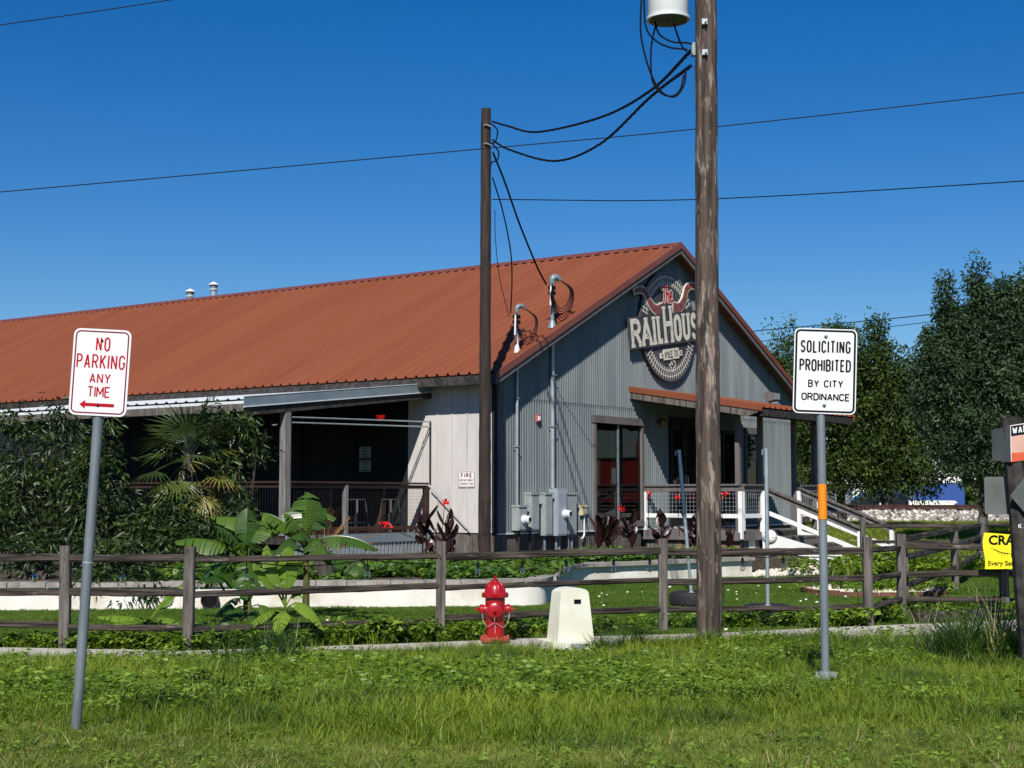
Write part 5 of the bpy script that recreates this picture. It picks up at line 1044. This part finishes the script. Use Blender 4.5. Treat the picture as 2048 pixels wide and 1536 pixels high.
# store, sheds, barrier and car beyond the railway
STo = thing('store_building', 'white store with red stripe and blue base beyond the railway', 'building', (33, 116, .44)); MB().box(-2.2, 2.2, 0, 9, 2.2, 7.2).build('wall', 'store_white', STo); MB().box(-2.22, 2.22, -.03, 0, 5.4, 5.9).build('stripe', 'store_red', STo); MB().box(-2.22, 2.22, -.05, 9, 0, 2.19).build('base_wall', 'store_blue', STo)
for k in range(2): MB().box(-1.8 + 2.6 * k, -1.0 + 2.6 * k, -.03, -.005, 3.0, 4.2).build('window', 'dark_car', STo)
LSh = thing('low_shed', 'long low white shed seen through the tree trunks', 'building', (22, 112, .44)); MB().box(-7, 5, 0, 7, 0, 2.7).build('wall', 'store_white', LSh); MB().prism([(-.3, 2.7), (3.5, 3.5), (7.3, 2.7)], lambda y, z, x: (x, y, z), -7.2, 5.2).build('roof', 'galv', LSh)
for k in range(3): MB().box(-5.5 + 3.6 * k, -3.6 + 3.6 * k, -.04, -.005, .0, 2.1).build('door', 'galv_dark', LSh)
BRr = thing('concrete_barrier', 'white concrete barrier beyond the railway track', 'barrier', (25.4, 90, .44)); MB().prism([(-.3, 0), (.3, 0), (.3, .2), (.14, .4), (.12, .9), (-.12, .9), (-.14, .4), (-.3, .2)], lambda y, z, x: (x, y, z), -1.45, 1.45).build('body', 'store_white', BRr)
for x in (-.7, .7): MB().box(x - .2, x + .2, -.32, -.301, .0, .1).build('foot_slot', 'dark_car', BRr)
CR = thing('parked_car', 'dark car parked beyond the railway, mostly hidden by foliage', 'car', (24.2, 98, .44)); MB().prism([(-2.1, .35), (2.1, .35), (2.15, .8), (1.3, .95), (.7, 1.4), (-1.0, 1.42), (-1.7, .98), (-2.15, .85)], lambda x, z, d: (x, d, z), -.85, .85).build('body', 'dark_car', CR, 30)
for x in (-1.3, 1.3):
    for y in (-.8, .8): MB().lathe([(.3, -.1), (.3, .1)], (x, y, .31), (0, 1, 0), 16).build('wheel', 'rubber', CR)
MB().box(-.25, .25, -.875, -.855, .6, .72).build('number_plate', 'sign_white', CR)
CB = thing('caboose', 'red wooden railway caboose standing beyond the trees', 'railway car', (46, 57.5, .3), R(-20)); MB().box(-4, 4, -1.4, 1.4, 1.0, 3.4).build('body', 'caboose_red', CB); MB().box(-1.1, 1.1, -1.2, 1.2, 3.5, 4.4).build('cupola', 'caboose_red', CB); MB().box(-4.3, 4.3, -1.5, 1.5, 3.4, 3.52).build('roof', 'dark_trim', CB)
for x in (-2.5, 0, 2.5): MB().box(x - .4, x + .4, -1.44, -1.41, 2.0, 2.9).build('window', 'white_paint', CB)
for x in (-2.8, -1.9, 1.9, 2.8):
    for y in (-.75, .75): MB().lathe([(.42, -.08), (.42, .08)], (x, y, .45), (0, 1, 0), 18).build('wheel', 'rail_rust', CB)
MB().box(-4.2, 4.2, -1.2, 1.2, .8, 1.0).build('underframe', 'dark_trim', CB)
# shrubs in front of the patio
def shrub(label, base, lobes, stems, leaf=.105, per=24, rad=.22, m='shrub_leaf'):
    t = thing('shrub', label, 'shrub', base); B_ = Vector(base); L_ = [(a - B_.x, b - B_.y, c - B_.z, *r_) for a, b, c, *r_ in lobes]; mb = MB()
    for k in range(stems): a, b, c, rx, ry, rz, n = L_[k % len(L_)]; p = smoothline([(random.uniform(-.2, .2), random.uniform(-.1, .1), -.05), (a * .5 + random.uniform(-.2, .2), b * .5, c * .5), (a + random.uniform(-.6, .6) * rx, b, c + random.uniform(.2, .8) * rz)], 5); mb.tube(p, [.028 - .02 * i / (len(p) - 1) for i in range(len(p))], 6)
    mb.build('stems', 'bark', t, 60); V, F, T = clump_leaves(ell_points(L_, .35), int(per * .95), rad * 1.15, leaf * 1.5, leaf * .42, droop=.55, upb=.55); npmesh('foliage', V, F, m, t, T); return t
shrub('big dark leafy shrub under the NO PARKING sign reaching the patio roof', (-8.0, 25.6, .318), [(-8.3, 25.6, 1.6, 1.0, .7, 1.15, 95), (-7.4, 25.4, 1.3, .8, .7, 1.0, 80), (-8.9, 25.8, 1.3, .8, .6, 1.0, 60), (-7.75, 25.5, 2.7, .28, .25, .65, 20), (-8.5, 25.5, 2.75, .5, .3, .3, 16), (-6.95, 25.3, 2.7, .2, .2, .5, 10), (-7.2, 25.3, 2.2, .5, .4, .3, 18)], 12)
shrub('dark leafy shrub between the NO PARKING post and the fan palm', (-6.6, 24.8, .318), [(-6.85, 24.8, 1.3, .6, .5, .9, 60), (-6.1, 24.7, .85, .65, .5, .5, 55), (-5.6, 24.9, 1.1, .5, .4, .5, 36), (-6.95, 24.6, 2.25, .3, .3, .4, 14)], 8)
shrub('arching shrub beside the fan palm with shoots against the patio roof', (-5.0, 26.5, .318), [(-4.95, 26.5, 2.75, .45, .35, .25, 22), (-5.3, 26.4, 3.0, .25, .25, .2, 10), (-4.5, 26.4, 2.35, .2, .2, .15, 6), (-5.1, 26.2, 2.2, .25, .25, .25, 9)], 7)
shrub('low leafy shrub in front of the patio beside the banana plants', (-4.9, 24.6, .318), [(-4.8, 24.6, .85, .6, .5, .45, 50), (-4.5, 24.9, 1.3, .3, .3, .35, 14), (-5.4, 24.3, .7, .6, .4, .4, 40)], 6)
shrub('trailing shrub spilling over the low white wall', (-5.6, 21.6, .318), [(-5.6, 21.4, .62, .55, .35, .35, 50), (-5.2, 20.95, .30, .45, .16, .26, 34), (-5.9, 20.95, .42, .3, .14, .2, 16)], 3, .09, 22, .14)
shrub('small dry leaved shrub above the white wall near the NO PARKING post', (-7.2, 22.6, .318), [(-7.4, 22.9, .7, .7, .4, .35, 40), (-6.5, 23.0, .65, .5, .4, .3, 26)], 5, .1, 20, .18)
shrub('spreading dark shrub at the far end of the planting bed', (-10.4, 25.9, .318), [(-10.4, 25.9, 1.3, .9, .6, 1.0, 70), (-11.3, 26.0, 1.0, .7, .5, .8, 45), (-9.8, 25.6, .8, .6, .5, .5, 40)], 8)
# fan palm
FPm = thing('fan_palm', 'fan palm with spiky green fans in front of the patio', 'palm', (-5.72, 26.3, .318))
MB().tube([(0, 0, -.1), (.02, 0, .7), (-.02, 0, 1.55), (0, 0, 2.0)], [.13, .11, .11, .07], 10).build('trunk', 'bark', FPm, 60)
for k in range(22):
    az = k * 2.399; el = R(75 - 6.6 * k); pl_ = random.uniform(.45, .7); dv = Vector((math.cos(az) * math.cos(el), math.sin(az) * math.cos(el), math.sin(el))); b = Vector((0, 0, 1.9)); e = b + dv * pl_ + Vector((0, 0, -.15 if el < 0 else 0)); old = k > 15
    side = dv.cross(Vector((0, 0, 1))).normalized(); mb = MB(); mb.tube([b, (b + e) / 2 + Vector((0, 0, .05)), e], .012, 5)
    n = 22; P_, D_, Nn, Ls = [], [], [], []; nrm_ = side.cross(dv)
    for i in range(n): a = R(-105 + 210 * i / (n - 1)); d_ = dv * math.cos(a) + side * math.sin(a); d_ = d_ + Vector((0, 0, -.28 - (.35 if old else 0) * random.random())); P_.append(e); D_.append(d_); Nn.append(nrm_ + d_.cross(dv) * .3); Ls.append(random.uniform(.52, .74))
    V, F = leaves(np.array(P_), np.array(D_), np.array(Nn), np.array(Ls), np.full(n, .045)); mb.add(V, F); mb.build('frond', 'palm_leaf_yellow' if k in (13, 14, 16, 18) else 'palm_leaf', FPm)
for k in range(9): x = random.uniform(-.25, .25); MB().tube([(x * .5, -.1, 1.7), (x, -.15, random.uniform(.5, 1.0))], .012, 5).build('dead_stalk', 'straw', FPm)
# banana plants
def blade_leaf(mb, p0, dirh, length, width, rise, droop, cuts=.5, petiole=.25, n=18):
    """arching midrib with a torn blade either side; returns nothing, adds to mb"""
    dh = Vector((dirh[0], dirh[1], 0)).normalized(); p0 = Vector(p0); L = length
    def mid(t): return p0 + dh * (L * (t * .92)) * math.cos(rise) + Vector((0, 0, L * (math.sin(rise) * t - droop * t * t)))
    rib = [mid(i / n) for i in range(n + 1)]; mb.tube(rib, [.016 * (1 - .8 * i / n) * max(L, .5) for i in range(n + 1)], 5)
    side = Vector((-dh.y, dh.x, 0)); k0 = int(petiole * n)
    for sg in (-1, 1):
        drop = random.uniform(.35, .7); grp = 0
        for i in range(k0, n):
            if random.random() < cuts: drop = random.uniform(.25, 1.0); grp += 1
            def edge(t):
                u = (t - petiole) / (1 - petiole); w = width * (max(0., math.sin(math.pi * min(1, u ** .75))) ** .55); c = mid(t); tn = (mid(min(t + .02, 1.02)) - mid(t - .02)).normalized(); up = side.cross(tn)
                return c + side * sg * w * math.cos(drop) - up * w * math.sin(drop) * (1 if up.z > 0 else -1) + up * .0
            g = .012 if random.random() < cuts else 0
            t0, t1 = max(i / n, petiole), (i + 1 - g * 8) / n; a, b = mid(t0), mid(t1)
            ea, eb = edge(t0), edge(t1 - g); ma, m2 = a.lerp(ea, .5) + Vector((0, 0, .015)), b.lerp(eb, .5) + Vector((0, 0, .015))
            vs = [a, b, m2, ma, eb, ea]; fs = [(0, 1, 2, 3), (3, 2, 4, 5)]
            mb.add(vs, fs if sg < 0 else [f[::-1] for f in fs])
def banana(label, base, h, spec, m='banana_leaf', stemr=.042, extra=None):
    t = thing('banana_plant', label, 'banana plant', base); MB().tube([(0, 0, -.05), (.01, 0, h * .5), (.0, 0, h)], [stemr * 1.2, stemr, stemr * .6], 10).build('stem', 'stem_green', t, 60)
    for az, L, w, rise, dr, z in spec:
        mb = MB(); blade_leaf(mb, (0, 0, h * z), (math.cos(R(az)), math.sin(R(az))), L * 1.15, w * 1.45, R(rise), dr, .45 if m == 'banana_leaf' else .18); o = mb.build('leaf', m, t, 50)
        at_ = o.data.attributes.new('tint', 'FLOAT', 'POINT'); at_.data.foreach_set('value', np.full(len(o.data.vertices), random.random() * .3, np.float32))
    return t
banana('large banana plant with long arching torn leaves above the fence', (-2.62, 19.0, 0), .95, [(185, 1.35, .16, 32, .30, 1), (172, 1.0, .17, 55, .42, .95), (-5, 1.0, .16, 28, .52, 1), (-28, .95, .14, 10, .42, .9), (60, 1.05, .18, 68, .55, 1), (120, .9, .18, 74, .45, 1), (-60, .9, .17, 40, .75, .95), (205, .85, .15, 20, .55, .9), (235, .8, .16, 45, .8, .95), (95, .85, .16, 82, .3, 1), (30, .8, .15, 75, .45, 1), (190, .8, .16, 70, .5, 1), (265, .7, .15, 62, .8, 1)])
banana('banana plant with a tall folded leaf behind the fence', (-3.3, 18.6, 0), .80, [(180, 1.05, .15, 35, .40, 1), (160, .7, .16, 25, .65, .9), (-80, .75, .16, 55, .6, 1), (20, .7, .15, 35, .7, .9), (100, .8, .12, 80, .3, 1), (225, .7, .17, 12, .3, .75), (200, .8, .16, 62, .45, 1), (60, .75, .15, 70, .4, 1), (280, .7, .15, 30, .9, .8)])
banana('young bright green banana plant in front of the fence', (-2.36, 15.62, 0), .42, [(165, .70, .085, 60, .30, 1), (150, .80, .09, 72, .25, 1), (35, .46, .075, 62, .60, 1), (-25, .58, .09, 40, .95, .95), (-95, .42, .07, 35, .95, .8), (200, .50, .075, 25, .85, .85), (90, .7, .08, 80, .2, 1)], 'banana_young', .026)
banana('small green banana shoot rooted against the fence post', (-2.78, 15.85, 0), .5, [(110, .55, .1, 75, .3, 1), (170, .45, .1, 35, .9, .9), (230, .5, .1, 20, .9, .8), (0, .4, .08, 30, .9, .8), (290, .45, .09, 25, 1.0, .7)], 'banana_leaf', .03)
banana('low bright banana sprout on the lawn behind the fence rail', (-4.2, 17.4, 0), .14, [(178, .62, .08, 18, .22, .8), (205, .5, .07, 12, .25, .8), (60, .55, .08, 50, .3, 1), (30, .7, .06, 48, .1, 1), (-20, .45, .08, 25, .5, .9)], 'banana_young', .025)
CY = thing('cycad', 'golden brown drying cycad fronds behind the banana leaves', 'cycad', (-2.75, 21.9, .318)); MB().lathe([(.14, -.05), (.16, .25), (.10, .42)], n=12).build('trunk', 'bark', CY)
for k in range(11):
    az, el = R(k * 33), R(random.uniform(25, 78)); L = random.uniform(.75, 1.0); dh = Vector((math.cos(az), math.sin(az), 0)); rib = [Vector((0, 0, .4)) + dh * L * t * math.cos(el) + Vector((0, 0, L * (t * math.sin(el) - .25 * t * t))) for t in np.linspace(0, 1, 16)]; mb = MB(); mb.tube(rib, .007, 4); P_, D_ = [], []
    sd = Vector((-dh.y, dh.x, 0))
    for i in range(3, 16):
        for sg in (-1, 1): P_.append(rib[i]); D_.append(sd * sg + (rib[i] - rib[i-1]).normalized() * .7)
    V, F = leaves(np.array(P_), np.array(D_), np.tile([0, 0, 1.], (len(P_), 1)), .16, .02); mb.add(V, F); mb.build('frond', 'dry_leaf', CY)
# canna lilies with dark leaves and red flowers
def canna(label, base, nl, h, flowers):
    t = thing('canna_lily', label, 'canna', base)
    for s in range(max(3, nl // 4)):
        x, y = random.uniform(-.36, .36), random.uniform(-.2, .2); hh = h * random.uniform(.8, 1.2); MB().tube([(x, y, -.03), (x, y, hh)], [.02, .01], 6).build('stem', 'canna_leaf', t)
        for k in range(5):
            az = random.uniform(0, 360); mb = MB(); blade_leaf(mb, (x, y, hh * (.2 + .16 * k)), (math.cos(R(az)), math.sin(R(az))), random.uniform(.40, .58), random.uniform(.075, .10), R(random.uniform(48, 78)), random.uniform(.1, .4), 0, .08, 9); o = mb.build('leaf', 'canna_leaf', t, 60)
            at_ = o.data.attributes.new('tint', 'FLOAT', 'POINT'); at_.data.foreach_set('value', np.full(len(o.data.vertices), random.random() * .9, np.float32))
    for fx, fy, fz in flowers:
        MB().tube([(fx * .5, fy * .5, h * .6), (fx, fy, fz)], .007, 5).build('flower_stalk', 'canna_leaf', t); V, F = leaves(np.tile([fx, fy, fz], (11, 1)) + rng.normal(0, .02, (11, 3)), randdir(11) + [0, 0, .5], randdir(11), .10, .06); MB().add(V, F).build('flower', 'flower_red', t)
canna('large dark red canna clump by the cream wall with red flowers', (-1.42, 28.8, .318), 26, .78, [(.12, 0, 1.12), (-.98, 0, .72), (-1.1, .05, .73)])
canna('dark red canna clump under the gable window', (2.05, 31.2, .318), 16, .62, [(.25, 0, 1.0)])
canna('dark red canna clump where the porch railing meets the gable', (2.85, 31.6, .318), 18, .7, [(.05, 0, 1.28)])
canna('dark red canna clump beside the porch deck', (3.62, 31.9, .318), 18, .68, [(-.08, 0, 1.22)])
canna('dark red canna clump behind the thick utility pole', (4.45, 32.6, .318), 14, .7, [(.2, 0, 1.3)])

# ------------------------------------------------------------------ grass, weeds, ground cover
GR = proto_collection('grass', [
    blades(34, .060, .055, .0042, .9, 'grass_mown', 'a_mown'), blades(30, .050, .055, .0045, 1.1, 'grass_mown', 'b_mown'),
    blades(16, .14, .045, .0075, .8, 'grass_blade', 'c_mid', 4, .55), blades(14, .18, .05, .0085, 1.0, 'grass_blade', 'd_mid', 4, .55), blades(18, .11, .05, .0085, .8, 'grass_blade', 'e_mid', 3, .5),
    blades(9, .10, .06, .005, .9, 'grass_dry', 'f_dry'), blades(14, .16, .05, .008, .9, 'grass_dark', 'g_dark', 4, .5),
    weedplant(40, .12, .038, .017, 'weed_leaf', 'h_weed'), weedplant(52, .17, .046, .019, 'weed_leaf', 'i_weed', 7), weedplant(30, .06, .024, .017, 'weed_leaf', 'j_clover'),
    blades(8, .30, .03, .007, .8, 'grass_blade', 'k_tall', 5, .4)])
y = rng.uniform(5.0, 15.8, 440000); x = rng.uniform(-9.2, 9.2, 440000); k = (np.abs(x) < .37 * y + 3.4) & (y < sw_y(x) - .96); x, y = x[k], y[k]
edge = 8.3 + 1.6 * (vnoise(x, y, .45) - .5) + .7 * (vnoise(x, y, 1.7, 3) - .5); blend = np.clip((y - edge) / 1.6 + .5, 0, 1)
n = len(x); mown = rng.random(n) > blend; ns = vnoise(x, y, .55, 1); n2 = vnoise(x, y, 1.6, 2); n3 = vnoise(x, y, .8, 3); n4 = vnoise(x, y, 5., 1); r_ = rng.random(n); keep = rng.random(n) < np.where(mown, .80 * np.where(vnoise(x, y, 2.3, 2) < .25, .45, 1), .52) * np.where(n4 < .22, .35, 1.)
x, y, mown, ns, n2, n3, n4, r_, blend = (q[keep] for q in (x, y, mown, ns, n2, n3, n4, r_, blend)); n = len(x)
def spot(cx, cy, rx, ry): return np.clip(1.5 - np.hypot((x - cx) / rx, (y - cy) / ry), 0, 1)
wp_ = np.clip(np.maximum.reduce([spot(.2, 10.4, 1.5, 1.2), spot(-3.1, 9.4, 1.0, 1.0), spot(-1.2, 11.3, .7, .6), spot(2.6, 12.8, .8, .6), spot(-2.6, 12.6, .8, .7), (n3 > .68) * .4]) * (.35 + .9 * n2), 0, 1) * .24
idx = np.where(mown, rng.integers(0, 2, n), rng.choice([2, 3, 4, 4], n))
idx = np.where(~mown & (n2 > .60) & (r_ > .62), 6, idx); idx = np.where((r_ < wp_) & ~mown, rng.integers(7, 10, n), idx); idx = np.where(mown & (r_ < .05), 9, idx); idx = np.where((mown & (r_ > .990)) | (~mown & (r_ > .993)), 5, idx); idx = np.where(~mown & (r_ > .955) & (r_ < .962), 10, idx)
sc = np.where(mown, rng.uniform(.6, 1.25, n), (.55 + .45 * blend) * rng.uniform(.45, 1.15, n) * (.62 + .45 * ns + .35 * n4)); sc = np.where((idx >= 7) & (idx < 10), np.clip(sc * 1.25, .5, 1.3), sc)
sc = sc * np.where(np.hypot((x - .6) / .55, (y - 14.9) / .55) < 1, .45, 1.)
near_sw = y > sw_y(x) - 1.5; sc = np.where(near_sw, sc * (.42 + .4 * np.clip((sw_y(x) - .96 - y) / .5, 0, 1)), sc)
rot = np.stack([rng.normal(0, .15, n), rng.normal(0, .15, n), rng.uniform(0, 6.283, n)], 1)
scatter('grass', np.stack([x, y, gz(x, y) - .004], 1), rot, sc, idx, GR, 'rough green verge grass and weeds in front of the sidewalk')
TG = proto_collection('tall', [blades(60, .42, .09, .011, .95, 'grass_dark', 'a_tall', 5), blades(40, .34, .08, .010, .8, 'grass_blade', 'b_tall', 5), blades(14, .5, .05, .006, .5, 'grass_dry', 'c_tall', 5)])
tp = [(-2.15, 12.9, 1.2), (-1.85, 12.5, 1.1), (-2.35, 12.6, 1.0), (-2.0, 13.4, 1.1), (-1.7, 12.9, 1.0), (1.3, 15.1, .9), (1.1, 14.8, .8), (1.55, 14.9, .8), (1.9, 15.4, .7), (2.35, 15.5, .7), (.9, 15.2, .6), (4.0, 13.4, 1.5), (4.2, 13.0, 1.5), (3.75, 13.7, 1.35), (4.1, 13.9, 1.6), (4.45, 13.9, 1.6), (3.85, 13.2, 1.3), (4.3, 13.35, 1.6), (4.2, 13.6, 1.6), (4.0, 13.1, 1.4), (4.35, 13.6, 1.2), (4.55, 13.2, 1.2), (3.95, 12.8, .9), (4.75, 13.7, 1.2), (-2.4, 13.1, .8), (2.0, 15.2, .7), (2.25, 15.15, .6), (-.1, 15.3, .5), (-.35, 15.4, .4), (.2, 15.0, .5), (1.75, 16.0, .5), (3.4, 15.9, .5), (-3.9, 13.2, .5), (.1, 13.9, .45)]
q = [(a + random.uniform(-.09, .09), b + random.uniform(-.09, .09), s * random.uniform(.7, 1.1)) for a, b, s in tp for _ in range(3)]; n = len(q); P_ = np.array(q)
scatter('tall_grass', np.stack([P_[:, 0], P_[:, 1], gz(P_[:, 0], P_[:, 1]) - .01], 1), np.stack([rng.normal(0, .12, n), rng.normal(0, .12, n), rng.uniform(0, 6.28, n)], 1), P_[:, 2], rng.choice(3, n, p=[.62, .30, .08]), TG, 'tall dark grass clumps round the poles and along the verge')
ty = rng.uniform(15.3, 29, 74000); tx_ = rng.uniform(-9, 12, len(ty)); k = (ty > sw_y(tx_) + .1) & (np.abs(tx_) < .37 * ty + 3) & ~((tx_ < np.interp(ty, [20.3, 21.6, 22.3, 24.2, 26.4, 27.6, 29], [-9, .35, .6, .75, 1.2, 2.6, 4.1])) & (ty > 20.4)) & (np.hypot(tx_ - 5.9, ty - 24.45) > 1.2); tx_, ty = tx_[k], ty[k]; n = len(tx_)
scatter('lawn_grass', np.stack([tx_, ty, np.full(n, .004)], 1), np.stack([rng.normal(0, .1, n), rng.normal(0, .1, n), rng.uniform(0, 6.28, n)], 1), rng.uniform(.5, 1.1, n) * (.5 + .7 * vnoise(tx_, ty, 1.3, 2)), rng.integers(0, 2, n), proto_collection('turf', [blades(22, .040, .09, .007, .9, 'turf_blade', 'a_turf', 2), blades(22, .045, .09, .007, .9, 'turf_blade', 'b_turf', 2)]), 'short clipped lawn grass between fence and low wall')
# weeds at the fence foot, vines in the bed
WD_ = proto_collection('weeds', [weedplant(44, .24, .10, .040, 'weed_leaf', 'a_weed', 6), weedplant(40, .18, .085, .045, 'weed_leaf', 'b_weed', 6), blades(22, .22, .07, .009, .8, 'grass_blade', 'c_grass', 4), weedplant(40, .20, .085, .05, 'shrub_leaf', 'd_weed', 6)])
fx = rng.uniform(-9.4, 11.5, 2900); fyb = np.interp(fx, [p[0] for p in FP], [p[1] for p in FP]); off = rng.normal(.12, .28, len(fx)); fy = np.maximum(fyb + off, sw_y(fx) + .10 + .1 * rng.random(len(fx))); dens = vnoise(fx, fy, 1.1, 1); k = dens > .34; fx, fy = fx[k], fy[k]; n = len(fx)
sc = rng.uniform(.45, 1.05, n) * (.5 + .8 * vnoise(fx, fy, .9, 2)) * np.where(fx > 4.2, 1.15, 1.); wi = rng.choice(4, n, p=[.34, .30, .24, .12])
scatter('fence_weeds', np.stack([fx, fy, np.full(n, .0)], 1), np.stack([rng.normal(0, .15, n), rng.normal(0, .15, n), rng.uniform(0, 6.28, n)], 1), sc, wi, WD_, 'leafy weeds and grass growing along the fence foot')
nb = 6600; t = rng.random(nb); bx_, by_ = rng.uniform(-5.4, 4.6, nb), rng.uniform(21.6, 31.5, nb); lim = np.interp(bx_, [-4, .2, .6, .9, 1.3, 2.6, 4.8], [21.5, 21.9, 22.6, 25.5, 26.9, 28.1, 30.0]); k = (by_ > lim + .1) & (by_ < lim + 4.2) & (vnoise(bx_, by_, .8, 3) > .28); bx_, by_ = bx_[k], by_[k]; n = len(bx_)
VN = proto_collection('vine', [weedplant(30, .16, .085, .075, 'vine_leaf', 'a_vine', 5), weedplant(26, .11, .075, .07, 'vine_leaf', 'b_vine', 5), weedplant(24, .20, .07, .06, 'weed_leaf', 'c_vine', 4)])
scatter('ground_cover', np.stack([bx_, by_, np.full(n, .30)], 1), np.stack([rng.normal(0, .1, n), rng.normal(0, .1, n), rng.uniform(0, 6.28, n)], 1), rng.uniform(.7, 1.4, n), rng.choice(3, n, p=[.45, .4, .15]), VN, 'leafy green vines covering the planting bed above the wall')
# leafy plants by the stairs and in the round bed, rough grass towards the railway
px2 = np.concatenate([rng.normal(7.6, .8, 150), rng.normal(10.2, .9, 110), 5.9 + rng.normal(0, .5, 130)]); py2 = np.concatenate([rng.normal(30.2, .5, 150), rng.normal(29.3, .5, 110), 24.45 + rng.normal(0, .45, 130)]); n = len(px2)
scatter('yard_weeds', np.stack([px2, py2, gz(px2, py2)], 1), np.stack([rng.normal(0, .15, n), rng.normal(0, .15, n), rng.uniform(0, 6.28, n)], 1), np.concatenate([rng.uniform(1.0, 1.9, 260), rng.uniform(.6, 1.1, 130)]), rng.choice(4, n, p=[.45, .40, .1, .05]), WD_, 'bright leafy weeds by the stairs and in the round bed')
y = rng.uniform(36, 68.0, 26000); x = rng.uniform(.1, .42, len(y)) * y + 1; k = ~((y > 45) & (y < 48.8)) & (x > 7.8); x, y = x[k], y[k]; n = len(x)
FGp = proto_collection('field', [blades(18, .22, .16, .02, .7, 'grass_blade', 'a_field', 3), blades(16, .28, .16, .02, .8, 'grass_mown', 'b_field', 3), blades(14, .18, .16, .02, .8, 'grass_blade', 'c_field', 3)])
scatter('field_grass', np.stack([x, y, gz(x, y)], 1), np.stack([np.zeros(n), np.zeros(n), rng.uniform(0, 6.28, n)], 1), rng.uniform(.4, 1.2, n) * np.where(y > 60, .6, 1.), rng.integers(0, 3, n), FGp, 'rough sunlit grass between the yard and the railway')
